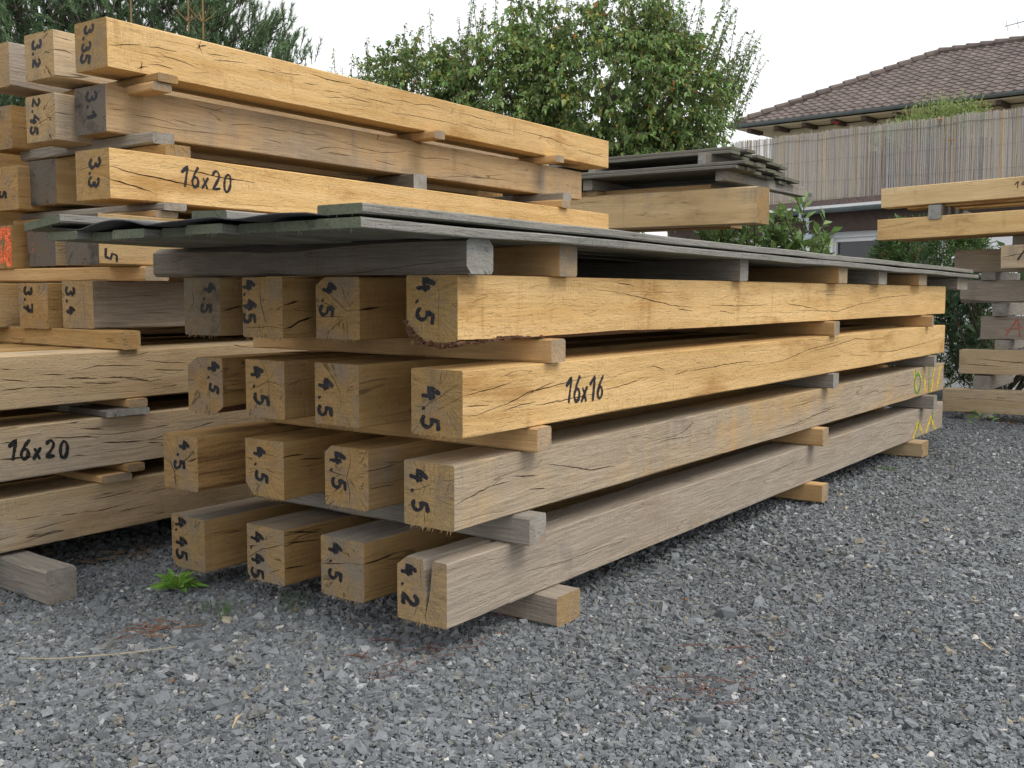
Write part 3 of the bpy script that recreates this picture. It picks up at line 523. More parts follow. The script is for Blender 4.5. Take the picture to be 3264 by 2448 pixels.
FG = 'oak beams of the front stack'
LG = 'oak beams of the tall left stack'
WANE = {'r1c4': {'BL': (.055, .02, 2), 'BR': (.010, .003, 2)}, 'r2c1': {'TL': (.055, .03, 0), 'BR': (.028, .02, 2)}, 'r1c3': {'TL': (.032, .01, 0)},
        'r4c4': {'TL': (.035, .01, 0)}, 'r3c2': {'BL': (.03, .01, 2)}, 'r4c1': {'BL': (.022, .01, 0)}, 'r4c2': {'BL': (.02, .01, 0)}, 'r3c3': {'TL': (.02, .01, 0)},
        'A1': {'BR': (.002, .004, 0)}, 'E1': {}}
NOTCH = {'r4c4': dict(y=.060, w=.032, d=.154, len=.66, lean=.010)}
SPEC = [  # id, material, label
('r1c4', OAK_FRESH, 'bright oak beam marked 4.5 with bark hanging from its lower edge'),
('r1c3', OAK_TAN, '4.5 oak beam in the top row, left of the bark-edged beam'),
('r1c2', OAK_TAN, '4.45 oak beam in the top row with a long wavy end crack'),
('r1c1', OAK_PARTBLUE, 'blue-grey stained oak beam touching the grey 3.4 beam, top row of the front stack'),
('r2c4', OAK_FRESH, 'bright oak beam with 16x16 written on its long side'),
('r2c3', OAK_TAN, '4.5 oak beam just left of the 16x16 beam'),
('r2c2', OAK_TAN, '4.5 oak beam with greyed side, second from left in the second row'),
('r2c1', OAK_TAN, '4.5 oak beam with two cut-off corners, leftmost in the second row'),
('r3c4', OAK_HALF, 'half greyed 4.5 oak beam with yellow-green chalk, directly above the split beam'),
('r3c3', OAK_TAN, '4.5 oak beam in the third row with an orange vertical end crack'),
('r3c2', OAK_TAN, '4.5 oak beam with barked lower corner, right of the torn-sided beam'),
('r3c1', OAK_TAN, '4.5 oak beam with a torn brown decayed side'),
('r4c4', OAK_GREY, 'grey oak beam marked 4.2 with a deep split in its end'),
('r4c3', OAK_TOPGREY, '4.5 oak beam in the bottom row, left of the split beam'),
('r4c2', OAK_TOPGREY, '4.45 oak beam in the bottom row with a crack along its side'),
('r4c1', OAK_TOPGREY, '4.45 oak beam directly above the green weed, lowest row'),
('A1', OAK_FRESH, 'fresh oak beam marked 3.35, topmost of the tall left stack'),
('B1', OAK_DARKEND, 'brownish oak beam with dark end marked 3.1, directly under the topmost beam'),
('C1', OAK_FRESH, 'fresh oak beam marked 3.3 with 16x20 on its side, above the cover boards'),
('D1', OAK_BLUE, 'black-ended oak beam with a 5 on its side under the cover boards'),
('E1', OAK_GREY, 'grey oak beam marked 3.4 on the left stack'),
('A2', OAK_PALE, 'greyed oak beam marked 3.2, left of the 3.35 beam'),
('B2', OAK_PALE, 'oak beam marked 2.45 behind the dark-ended 3.1 beam of the left stack'),
('C2', OAK_BLUE, 'oak beam with blue-black end behind the 3.3 beam of the left stack'),
('D2', OAK_BLUE, 'oak beam with black end and small red writing beside the orange painted end'),
('E2', OAK_TAN, 'oak beam marked 3.7 left of the grey 3.4 beam'),
('A3', OAK_GREY, 'grey oak beam in the uppermost row at the left photo edge'),
('B3', OAK_TAN, 'yellow oak beam end at the left photo edge, above the one marked 5'),
('C3', OAK_TAN, 'oak beam with a 5 on its end at the left photo edge'),
('D3', OAK_TAN, 'oak beam with bright orange sprayed end at the left photo edge'),
('E3', OAK_BLUE, 'dark stained oak beam left of the 3.7 beam at the photo edge'),
('F1', OAK_PALE, 'long pale oak beam with wavy cracks, above the long 16x20 beam at left'),
('G1', OAK_PALE, 'long pale oak beam with bold 16x20 at the left photo edge'),
('H1', OAK_PALE, 'lowest long pale oak beam just above the gravel at left'),
]
OBJ = {}
for i, (k, mat, lab) in enumerate(SPEC):
    x, y, z, L, wd, hh, a = BEAMS[k]
    mats = [mat, DECAY if k == 'r3c1' else mat, BARK]
    o = lath('oak_timber', L, wd, hh, mats, cham=WANE.get(k), notch=NOTCH.get(k), seed=i, loc=(x, y, z), yaw=a,
             fray=(26 if k[0] == 'r' else 5), cracks=CRACKS.get(k, ()), nseg=18)
    tag(o, lab, 'beam', FG if k[0] == 'r' else LG); OBJ[k] = o
# the torn side of the decayed beam
k = 'r3c1'; me = OBJ[k].data
for p in me.polygons:
    if p.normal.y < -.9: p.material_index = 1
# hidden members of the lower left stack that carry the upper rows
for j, (nm, zz) in enumerate((('top', .54), ('middle', .326), ('bottom', .112))):
    for c in range(2):
        o = lath('oak_timber', 5.0, .2, .16, [OAK_TAN], seed=60+j*3+c, loc=(-1.2+.07*j, 1.74+.25*c, zz), yaw=.02, nseg=10)
        tag(o, f"shaded oak beam {'one place' if c == 0 else 'two places'} behind the {nm} long low beam at left", 'beam', LG)

for j in range(7):  # unseen rear timbers added to block sky showing between the rows
    for c in range(2):
        o = lath('oak_timber', 4.9, .24, .21, [OAK_TAN], seed=640+j*2+c, loc=(-1.1, 2.72+.27*c, .015+.225*j), yaw=.02, nseg=8)
        tag(o, f"{['lowest', 'second', 'third', 'fourth', 'fifth', 'sixth', 'highest'][j]} shaded beam in the {'nearer' if c == 0 else 'farther'} rear column of the left stack", 'beam', LG)
END = [('r1c4', '4.5', .22, .05, .054, 1.25, 0), ('r1c3', '4.5', .2, .1, .046, 1.15, -.2), ('r1c2', '4.45', .04, .05, .046, 1.05, 0), ('r1c1', '4.5', .62, .1, .046, 1.1, -.3),
 ('r2c4', '4.5', .21, .27, .052, 1.25, .05), ('r2c3', '4.5', .12, .26, .05, 1.25, -.05), ('r2c2', '4.5', .12, .13, .05, 1.35, .25), ('r2c1', '4.5', .6, .08, .046, 1.25, .05),
 ('r3c4', '4.5', .14, .13, .052, 1.3, .06), ('r3c3', '4.5', .15, .1, .052, 1.2, .06), ('r3c2', '4.5', .22, .14, .05, 1.25, .12), ('r3c1', '4.5', .5, .1, .046, 1.15, -.35),
 ('r4c4', '4.2', .1, .12, .05, 1.35, 0), ('r4c3', '4.5', .2, .1, .05, 1.3, -.02), ('r4c2', '4.45', .12, .13, .05, 1.15, .02), ('r4c1', '4.45', .13, .05, .048, 1.12, .05),
 ('A1', '3.35', .34, .1, .05, 1.05, -.28), ('B1', '3.1', .42, .14, .055, 1.1, -.05), ('C1', '3.3', .45, .2, .052, 1.1, -.12), ('A2', '3.2', .32, .18, .05, 1.15, -.12),
 ('B2', '2.45', .26, .06, .05, 1.05, -.2), ('E1', '3.4', .14, .14, .05, 1.2, .02), ('E2', '3.7', .22, .1, .05, 1.15, -.05), ('C3', '5', .3, .55, .05, 1, 0)]
for k, tx, ub, v0, gg, ad, sl in END:
    _, _, _, _, wd, hh, _ = BEAMS[k]
    end_mark(OBJ[k], wd, hh, tx, ub, v0, gg*1.04, ad, sl, sw=.0115 if k[0] == 'r' else .0125)
end_mark(OBJ['D2'], .18, .16, '3.15', .1, .2, .03, 1.3, 0, sw=.002, mat=RED_INK)
side_mark(OBJ['r2c4'], .16, '16x16', .437, .050, .066, .98, -.03, .0095)
side_mark(OBJ['C1'], .16, '16x20', .275, .067, .063, 1.12, -.03, .009)
side_mark(OBJ['G1'], .16, '16x20', .905, .066, .056, 1.12, -.10, .0105)
strokes_mesh('length_mark', [[(.024, .05), (.022, .025), (.04, .018), (.046, .036), (.062, .03), (.062, .012)]], .008, lambda u, v, l: (u, -l, v), INK, OBJ['D1'])
# orange spray on the end of one beam
def blob(cy, cz, ry, rz, seed):
    R = random.Random(seed); return [(cy+ry*(1+R.uniform(-.2, .2))*math.cos(t), cz+rz*(1+R.uniform(-.2, .2))*math.sin(t)) for t in [2*math.pi*i/22 for i in range(22)]]
strokes_mesh('paint_mark', [[(.02, .02), (.05, .06), (.02, .10), (.04, .15)], [(.01, .04), (.012, .14)], [(.07, .03), (.1, .09), (.06, .14)]], .034, lambda u, v, l: (-l, max(.003, u), min(.157, max(.003, v))), ORANGE_SPRAY, OBJ['D3'])
# thick ragged bark left on the lower edge of the top right beam
R = random.Random(44); m = MB()
for path, n in (([(-.001, .164, .050), (-.001, .14, .022), (-.001, .11, .002), (-.001, .05, -.006), (.0, .004, -.003)], 30), ([(.0, .003, -.003), (.10, -.001, .004), (.20, .001, .009), (.34, .004, .004)], 40)):
    P = [Vector(q) for q in path]
    for q in range(n):
        t = q/n*(len(P)-1); i = int(t); c = P[i].lerp(P[i+1], t-i)+Vector((R.uniform(0, .02), R.gauss(0, .002), R.gauss(-.001, .002))); a, b, d = R.uniform(.008, .022), R.uniform(.004, .008), R.uniform(.0025, .006)*(1 if n == 30 else .5)
        v = [c+Vector((sx*a*R.uniform(.5, 1.2), sy*b*R.uniform(.5, 1.2), sz*d*R.uniform(.5, 1.3))) for sx, sy, sz in ((-1,-1,-1),(1,-1,-1),(1,1,-1),(-1,1,-1),(-1,-1,1),(1,-1,1),(1,1,1),(-1,1,1))]
        m.add(v, [(0,3,2,1),(4,5,6,7),(0,1,5,4),(1,2,6,5),(2,3,7,6),(3,0,4,7)])
m.build('bark', BARK, OBJ['r1c4'])
# chalk at the far ends of two beams
for k, col, sts in (('r3c4', YELLOW_CHALK, [[(3.93, .155), (3.99, .05)], [(4.12, .155), (4.17, .03)], [(4.36, .155), (4.30, .01)], [(4.50, .15), (4.42, .02)], [(4.02, .14), (4.10, .09)]]),
                    ('r3c4', GREEN_CHALK, [[(3.955, .157), (3.96, .09)], _arc(4.01, .075, .06, .052, 90, 450, 16), [(4.24, .155), (4.255, .004)]]),
                    ('r4c4', YELLOW_CHALK, [[(4.04, .005), (4.12, .09), (4.21, .02)], [(4.29, .01), (4.38, .09), (4.50, .005)]]),
                    ('r4c4', GREEN_CHALK, [[(4.08, .01), (4.14, .085)], [(4.40, .02), (4.43, .115)]])):
    lift = .0006 if col is GREEN_CHALK else 0
    for s_ in sts: strokes_mesh('chalk_mark', [s_], .026 if col is YELLOW_CHALK else .013, lambda u, v, l, d=lift: (u, -l-d, min(.157, max(.003, v))), col, OBJ[k])

# ------------------------------------------------------------------ spacers
def spacer(x, yR, z, wx, L, h, mat, lab, grp, seed, rough_end=False, yaw=math.pi/2, cham=None, pitch=0.):
    # runs along +y: local x -> +y, local y -> -x
    o = lath('spacer_batten', L, wx, h, [mat, mat, BARK], bev=.005 if not rough_end else .009, seed=seed, loc=(x+wx, yR, z), yaw=yaw, nseg=10, cham=cham, pitch=pitch)
    return tag(o, lab, 'batten', grp)
SG = 'battens between the rows of the front stack'
SP = [
 (.340, -.02, .711, .066, 1.17, .061, BATTEN, 'pale batten directly under the near end of the bark-edged top beam'),
 (2.49, -.02, .711, .07, 1.1, .061, BATTEN, 'middle pale batten between top row and 16x16 row'),
 (4.03, -.03, .711, .045, 1.1, .061, BATTEN, 'far batten between top row and 16x16 row'),
 (.275, -.022, .485, .064, 1.05, .063, BATTEN, 'pale batten under the near end of the 16x16 beam'),
 (2.50, -.02, .485, .07, 1.1, .063, BATTEN_GREY, 'middle greyish batten under the 16x16 row'),
 (4.12, -.03, .486, .045, 1.1, .062, BATTEN_GREY, 'far batten under the 16x16 row near the yellow chalk'),
 (.245, -.02, .247, .075, 1.05, .075, BATTEN_GREY, 'grey batten lying on the split bottom beam'),
 (2.39, -.02, .247, .07, 1.1, .075, BATTEN, 'bright yellow batten on the bottom grey beam, halfway along'),
 (4.14, -.03, .247, .07, 1.1, .075, BATTEN_GREY, 'far batten on the bottom grey beam above the green chalk'),
 (.37, -.022, 0.0, .115, 1.2, .083, OAK_GREY, 'thick block on the gravel under the split beam'),
 (2.37, -.03, 0.01, .08, 1.2, .074, BATTEN, 'orange-yellow block on the gravel halfway along the front stack'),
 (3.93, -.03, 0.0, .13, 1.2, .083, OAK_PALE, 'pale block on the gravel below the far end of the front stack'),
 (.39, -.01, .935, .085, 1.15, .084, BATTEN, 'pinkish new batten on the top row behind the end of the grey timber'),
 (1.53, -.01, .935, .07, 1.1, .080, BATTEN_GREY, 'grey batten under the cover boards, second from the grey timber'),
 (2.50, -.03, .935, .11, 1.1, .075, BATTEN, 'new batten with pale end under the cover boards near the middle'),
 (3.09, -.02, .935, .13, 1.1, .070, BATTEN_GREY, 'grey weathered batten under the cover boards past the middle'),
 (3.78, -.02, .935, .16, 1.1, .058, BATTEN, 'brown batten under the far part of the cover boards'),
 (4.62, -.02, .915, .25, 1.1, .070, BATTEN_GREY, 'last grey batten carrying the far end of the cover boards'),
]
for i, (x, yR, z, wx, L, hh, mt, lab) in enumerate(SP):
    spacer(x, yR, z, wx, L, hh, mt, lab, SG, 200+i)
# the old grey timber under the near end of the cover
o = lath('grey_timber', 1.19, .10, .083, [BEAM_DARKGREY, BEAM_DARKGREY, BARK], bev=.012, cham={'TL': (.012, .022, 0), 'BL': (.02, .008, 0)}, seed=230, loc=(.085, -.025, .935), yaw=math.pi/2, nseg=12, fray=8)
tag(o, 'old dark grey timber with rounded ragged ends across the front stack', 'timber')
LS = 'battens between the rows of the left stack'
LSP = [
 (.29, 1.55, 1.600, .08, 0.85, .028, OAK_TAN, 'upper thin slat of the pair under the topmost beam near its left end'),
 (.275, 1.56, 1.582-.012, .075, .85, .028, BATTEN, 'lower thin slat of the pair under the topmost beam near its left end'),
 (1.78, 1.60, 1.593, .07, .8, .036, BATTEN, 'small batten under the middle of the topmost beam'),
 (2.80, 1.62, 1.593, .08, .8, .036, BATTEN, 'small batten under the right end of the topmost beam'),
 (.29, 1.52, 1.348, .10, 0.85, .042, OAK_TAN, 'lower brown slat of the pair under the left end of the 3.1 beam'),
 (.27, 1.56, 1.392, .085, .85, .04, BATTEN_GREY, 'upper split slat of the pair under the left end of the 3.1 beam'),
 (1.70, 1.66, 1.348, .09, .7, .082, BEAM_DARKGREY, 'batten in the shade under the middle of the brownish 3.1 beam'),  # dark wood puts the gap's shade into this batten's colour
 (2.80, 1.58, 1.348, .085, .8, .042, BATTEN, 'lower slat of the pair under the right end of the 3.1 beam'),
 (2.84, 1.60, 1.391, .085, .8, .04, BATTEN_GREY, 'upper slat of the pair under the right end of the 3.1 beam'),
 (.235, 1.46, 1.162, .09, .9, .025, BATTEN_GREY, 'grey slat under the left end of the 3.3 beam'),
 (.215, 1.48, 1.138, .09, .9, .023, BATTEN, 'pale slat below the grey slat under the 3.3 beam'),
 (2.6, 1.46, 1.138, .09, .9, .048, BATTEN, 'batten under the far part of the 3.3 beam'),
 (.15, 1.45, .928, .09, .95, .047, BATTEN, 'pale batten across the left stack below the orange painted end'),
 (2.6, 1.45, .928, .09, .95, .047, BATTEN, 'far batten on the grey 3.4 row of the left stack'),
 (.09, 1.50, .702, .07, 1.0, .062, OAK_TAN, 'brown batten with knot on the uppermost long low beam at left'),
 (2.4, 1.50, .702, .08, 1.0, .062, BATTEN, 'far batten on the uppermost long low beam'),
 (.11, 1.50, .510, .07, .9, .028, BATTEN, 'orange slat between the uppermost and the 16x20 long beam'),
 (.02, 1.49, .487, .16, .9, .022, BEAM_DARKGREY, 'dark board under the orange slat on the 16x20 long beam'),
 (2.4, 1.50, .487, .08, .9, .05, BATTEN, 'far batten on the 16x20 long beam'),
 (.09, 1.49, .299, .065, .9, .026, OAK_TAN, 'upper slat of the pair under the 16x20 long beam'),
 (0.0, 1.495, .273, .11, .9, .025, BATTEN, 'lower slat of the pair under the 16x20 long beam'),
 (2.4, 1.50, .273, .08, .9, .05, BATTEN, 'far batten on the lowest long beam'),
 (1.9, 1.50, 0.0, .11, 1.0, .11, BATTEN_GREY, 'block on the gravel far under the lowest long beam'),
]
for i, (x, yR, z, wx, L, hh, mt, lab) in enumerate(LSP):
    spacer(x, yR, z, wx, L, hh, mt, lab, LS, 300+i)
o = lath('sleeper_block', 1.35, .092, .100, [BATTEN_GREY, BATTEN_GREY, BARK], bev=.006, seed=340, loc=(-.245, 1.245, .0), yaw=math.pi/2-.03, nseg=8)
tag(o, 'thick silver-grey squared block on the gravel at the lower left', 'block')

# ------------------------------------------------------------------ cover boards of the front stack
CG = 'grey cover boards on the front stack'
R = random.Random(5)
lowx = [-.385, -.375, -.36, -.40, -.37, -.41, -.38, -.42]
names = ['right edge', 'second', 'third', 'fourth', 'fifth', 'sixth', 'seventh', 'leftmost']
for i in range(8):
    y = -.055+.136*i
    o = lath('cover_board', 5.38, .130, .021, [BOARD], bev=.003, seed=400+i, loc=(lowx[i], y, 1.0195), nseg=16, sag=.004*R.uniform(-1, 1), bumpy=.0022, bow=R.uniform(-.004, .004), fray=5, cham={'TL': (.006, .006, 0)})
    o.rotation_euler.y = .0065
    tag(o, (f'{names[i]} board of the lower cover layer counted from the right, with mossy green end' if 0 < i < 7 else f'{names[i]} board of the lower cover layer with grey sunlit edge' if i == 0 else 'leftmost board of the lower cover layer, pale green end under the roofing felt'), 'board', CG)
ups = [(-.36, -.035, .130, 1.052, 0, 5.30, 'front upper cover board running along the right edge, over the grey timber'),
       (-.12, .13, .12, 1.052, 0, 5.1, 'upper cover board just behind the front upper one'),
       (.02, .28, .12, 1.052, 0, 4.9, 'upper cover board, third from the right edge, set back'),
       (-.31, .45, .13, 1.062, .03, 5.2, 'upper cover board whose grey edge shows behind the front upper one'),
       (.05, .62, .13, 1.054, 0, 4.9, 'upper cover board hidden behind the wavy felt'),
       (-.44, .93, .17, 1.066, -.10, 5.2, 'raised upper cover board at far left with mossy end')]
for i, (x, y, wd, z, rl, L, lab) in enumerate(ups):
    o = lath('cover_board', L, wd, .021, [BOARD], bev=.003, seed=420+i, loc=(x, y, z), nseg=16, bumpy=.0022, bow=R.uniform(-.004, .004), fray=5, roll=rl, sag=.003*R.uniform(-1, 1))
    o.rotation_euler.y = .0065
    tag(o, lab, 'board', CG)
# roofing felt between the two layers, its near edge wavy
nx, ny = 30, 90; V = []; F = []
for a in range(nx+1):
    for b in range(ny+1):
        t = b/ny; y = .06+t*.98; x = -.425+(a/nx)*5.25 if a > 4 else -.425+a*.05 + .012*math.sin(t*23)
        edge = max(0, 1-(x+.42)/.5)
        z = 1.0435-.0065*(x+.4)+edge*(.0085*(1+math.sin(t*20+.6))*(.4+.6*math.sin(t*7.3)**2))
        V.append((x, y, z))
W_ = ny+1
for a in range(nx):
    for b in range(ny): F.append((a*W_+b, (a+1)*W_+b, (a+1)*W_+b+1, a*W_+b+1))
o = mesh_obj('roofing_felt', V, F, FELT, smooth=True)
md = o.modifiers.new('thickness', 'SOLIDIFY'); md.thickness = .003; md.offset = 1
tag(o, 'black roofing felt sheet with a wavy edge between the two cover layers', 'felt')

# ------------------------------------------------------------------ roofed pile behind the two stacks
PG = 'beams of the roofed pile behind'
DN = -math.pi/2                                   # pieces lying across: local x runs along -y, local y along +x
def across(name, xf, y_right, z, L, depth, h, mats, seed, lab, cat, grp, **kw):
    o = lath(name, L, depth, h, mats, seed=seed, loc=(xf+depth, y_right, z), yaw=math.pi/2, **kw)   # runs along +y from its right end
    return tag(o, lab, cat, grp)
across('oak_timber', 4.85, 1.345, 1.37, 3.2, .22, .25, [OAK_SOFT], 500, 'deep fresh oak beam with squared right end under the dark roof boards', 'beam', PG, nseg=12, cham={'TL': (.012, .006, 0)})
across('oak_timber', 5.22, 1.7, 1.37, 2.8, .20, .25, [OAK_TAN], 501, 'oak beam just behind the deep fresh beam under the dark roof boards', 'beam', PG)
for j, z in enumerate((.08, .40, .74, 1.06)):
    for c in range(2):
        across('oak_timber', 4.88+.3*c, 2.75, z, 2.6, .22, .24, [OAK_TAN], 510+j*2+c, f"shaded oak beam in {'front' if c == 0 else 'rear'} column, level {['lowest', 'second lowest', 'second highest', 'highest'][j]}, under the dark roof", 'beam', PG, nseg=6)
for j, (z, h) in enumerate(((0, .08), (.32, .08), (.64, .10), (.98, .08), (1.30, .07))):
    o = lath('spacer_batten', 1.2, .08, h, [BATTEN_GREY], seed=530+j, loc=(4.86, 3.0, z)); tag(o, f"batten at {['ground', 'first', 'second', 'third', 'fourth'][j]} level in the shaded pile behind the left stack", 'batten', 'battens of the roofed pile')
across('oak_slab', 4.98, 1.75, 1.62, 2.0, .2, .045, [BATTEN], 540, 'pinkish plank lying on top of the deep fresh beam', 'plank', PG)
for j, (y, z, h, x, lab) in enumerate(((2.62, 1.62, .035, 4.84, 'left lower batten under the lower dark roof boards'), (1.55, 1.665, .072, 4.80, 'right batten stack end under the lower dark roof boards'), (2.62, 1.657, .075, 4.78, 'left upper batten under the lower dark roof boards'))):
    o = lath('spacer_batten', 1.5, .08, h, [BATTEN_GREY if j else BATTEN], seed=545+j, loc=(x, y, z), bev=.005); tag(o, lab, 'batten', 'battens of the roofed pile')
RG = 'dark boards roofing the pile behind'
for layer, (x0, yr, z, n, lab) in enumerate(((4.72, 1.42, 1.735, 9, 'lower'), (5.05, 1.66, 1.885, 9, 'upper'))):
    R = random.Random(layer)
    for sub in range(2):
        for i in range(n if sub == 0 else n-1):
            y = yr+R.uniform(-.04, .04) + .020*i + (0 if sub == 0 else -.04)
            o = lath('weathered_board', 2.6+R.uniform(0, .1), .155, .022, [BOARD_DARK], seed=560+layer*20+sub*10+i, loc=(x0+.16*i+.155+.05*sub, y, z+.031*sub-.003*i), yaw=math.pi/2, nseg=6, bumpy=.002, bev=.004)
            ordn = ['front', 'second', 'third', 'fourth', 'fifth', 'sixth', 'seventh', 'eighth', 'rearmost'][i]
            tag(o, f"{ordn} dark weathered board, {'bottom' if sub == 0 else 'top'} layer of the {lab} roof behind the left stack", 'board', RG)
for j, y in enumerate((1.78, 2.7)):
    o = lath('spacer_batten', 1.5, .06, .115, [BEAM_DARKGREY], seed=600+j, loc=(4.95, y, 1.772)); tag(o, f"{'right' if j == 0 else 'left'} dark batten between the lower and the upper roof boards", 'batten', 'battens of the roofed pile')

# ------------------------------------------------------------------ pile at the right edge
XG = 'beams of the pile at the right edge'
PT = -.030
def right(name, x, y, z, L, depth, h, mats, seed, lab, cat='beam', yaw=-1.606, **kw):
    # local x runs to the right (-y), local y runs away (+x)
    o = lath(name, L, depth, h, mats, seed=seed, loc=(x, y, z), yaw=yaw, pitch=kw.pop('pitch', PT), **kw)
    return tag(o, lab, cat, XG if cat == 'beam' else 'battens of the pile at the right edge')
u1 = right('oak_timber', 5.755, .78, 1.505, 3.0, .16, .136, [OAK_SOFT], 700, 'topmost oak beam at the right edge with a small 14 on it')
side = lambda u, v, l: (u, -l, v)
strokes_mesh('size_mark', [[(.885, .085), (.905, .105), (.90, .06)], [(.945, .105), (.925, .082), (.955, .082)], [(.95, .09), (.948, .06)]], .006, side, INK, u1)
right('oak_timber', 5.725, .79, 1.272, 3.0, .16, .146, [OAK_FRESH], 701, 'oak beam with pale water-stain rings, second from top at the right edge', cracks=[('S', 3, [(.005, .085), (.1, .095), (.26, .115)])])
right('oak_timber', 5.98, .66, 1.502, 3.0, .14, .136, [OAK_FRESH], 702, 'narrow fresh beam glimpsed behind the topmost right beam')
right('oak_timber', 6.22, .56, 1.500, 3.0, .14, .136, [OAK_FRESH], 703, 'rearmost fresh beam glimpsed under the topmost right beam')
right('oak_timber', 5.98, .70, 1.272, 3.0, .14, .14, [OAK_TAN], 704, 'beam hidden behind the water-stained right beam')
right('oak_timber', 6.05, .335, 1.045, 2.6, .16, .16, [OAK_HALF], 705, 'shaded brown beam under the water-stained right beam', pitch=-.0)
o = right('oak_timber', 5.74, -.034, 1.060, 2.4, .16, .156, [OAK_PALE], 706, 'pinkish grey beam with a black stroke on it at the right photo edge', cracks=[('S', 5, [(.003, .075), (.06, .085), (.16, .10)])])
strokes_mesh('size_mark', [[(.105, .055), (.135, .10), (.17, .15)]], .010, side, INK, o)
right('oak_timber', 6.04, .285, .825, 2.6, .16, .16, [OAK_GREY], 707, 'grey beam with bark along its lower edge in the right pile', pitch=-.01, cham={'BR': (.03, .01, 0), 'BL': (.02, .01, 2)})
o = right('oak_timber', 6.10, .15, .565, 2.6, .16, .165, [OAK_GREY], 708, 'dark grey beam with a red chalk A in the right pile', pitch=-.02)
strokes_mesh('chalk_mark', [[(.17, .03), (.245, .148), (.262, .02)], [(.165, .065), (.275, .085)]], .010, side, RED_INK, o)
right('oak_timber', 6.0, .262, .318, 2.6, .16, .172, [OAK_PALE], 709, 'pale grey cracked beam second from the ground in the right pile', pitch=-.02, cracks=[('S', 4, [(.003, .07), (.15, .065), (.3, .055)]), ('S', 4, [(.13, .11), (.35, .09), (.6, .075)])])
right('oak_timber', 5.91, .345, .050, 2.8, .16, .16, [OAK_PALE], 710, 'lowest brownish beam of the right pile lying near the gravel', pitch=-.015, cracks=[('S', 3, [(.003, .10), (.3, .10), (.6, .085)])])
for j, (x, y, z, h, wd, mt, lab) in enumerate((
    (5.70, .355, 1.408, .098, .085, BEAM_DARKGREY, 'dark block between the two topmost right beams'),
    (5.75, -1.2, 1.436, .10, .085, BEAM_DARKGREY, 'block between the two topmost right beams outside the photo edge'),
    (5.95, -.15, 1.212, .078, .09, BATTEN_GREY, 'batten below the water-stained right beam'),
    (6.0, .05, .988, .06, .09, BATTEN_GREY, 'batten on the bark-edged grey right beam'),
    (6.06, -.02, .735, .09, .09, BATTEN_GREY, 'batten on the red chalk beam'),
    (6.03, -.05, .490, .075, .09, BATTEN_GREY, 'batten on the pale cracked right beam'),
    (5.93, .05, .210, .10, .10, BATTEN_GREY, 'batten on the lowest right beam'),
    (5.93, -.9, .226, .10, .10, BATTEN_GREY, 'second batten on the lowest right beam near the photo edge'),
    (5.93, .1, -.02, .066, .10, BATTEN_GREY, 'block on the gravel under the lowest right beam'))):
    o = lath('spacer_batten', .9, wd, h, [mt], seed=720+j, loc=(x, y, z)); tag(o, lab, 'batten', 'battens of the pile at the right edge')

# ------------------------------------------------------------------ ground
gb = MB(); S = 150
gv = [(-S, -S, -.010), (S, -S, -.010), (S, S, -.010), (-S, S, -.010)]
ground = mesh_obj('gravel_ground', gv, [(0, 1, 2, 3)], GRAVEL_BED); tag(ground, 'dark grey gravel yard', None, None, 'structure')

def stone_shapes(n, kind):
    """broken shards: six-sided lumps with strongly uneven corners"""
    out = []
    f = np.array([(0,3,2),(0,2,1),(4,5,6),(4,6,7),(0,1,5),(0,5,4),(1,2,6),(1,6,5),(2,3,7),(2,7,6),(3,0,4),(3,4,7)])
    for _ in range(n):
        v = np.array([(-1,-1,-1),(1,-1,-1),(1,1,-1),(-1,1,-1),(-1,-1,1),(1,-1,1),(1,1,1),(-1,1,1)], float)*.72
        v = v*nrng.uniform(.45, 1.35, (8, 1))+nrng.normal(0, .16, v.shape)
        v[4:] *= np.array([nrng.uniform(.45, 1.), nrng.uniform(.45, 1.), 1])
        v[:, 0] += v[:, 1]*nrng.uniform(-.5, .5)
        v *= np.array([nrng.uniform(.95, 1.6), nrng.uniform(.7, 1.05), nrng.uniform(.35, .75)])
        out.append((v, f))
    return out

def palette(n):
    base = nrng.uniform(.14, .24, n)
    c = np.c_[base*.93, base*.995, base*1.06]
    k = nrng.random(n)
    lt = k < .07; c[lt] = c[lt]*.2+np.outer(nrng.uniform(.25, .37, lt.sum()), (.98, 1, 1.02))
    be = (k > .10) & (k < .116); c[be] = np.outer(nrng.uniform(.6, 1.1, be.sum()), (.36, .32, .25))
    wh = (k > .135) & (k < .139); c[wh] = np.outer(nrng.uniform(.8, 1.1, wh.sum()), (.58, .55, .50))
    og = (k > .143) & (k < .1434); c[og] = (.36, .17, .07)
    br = (k > .15) & (k < .24); c[br] *= (1.06, 1.0, .90)
    return c

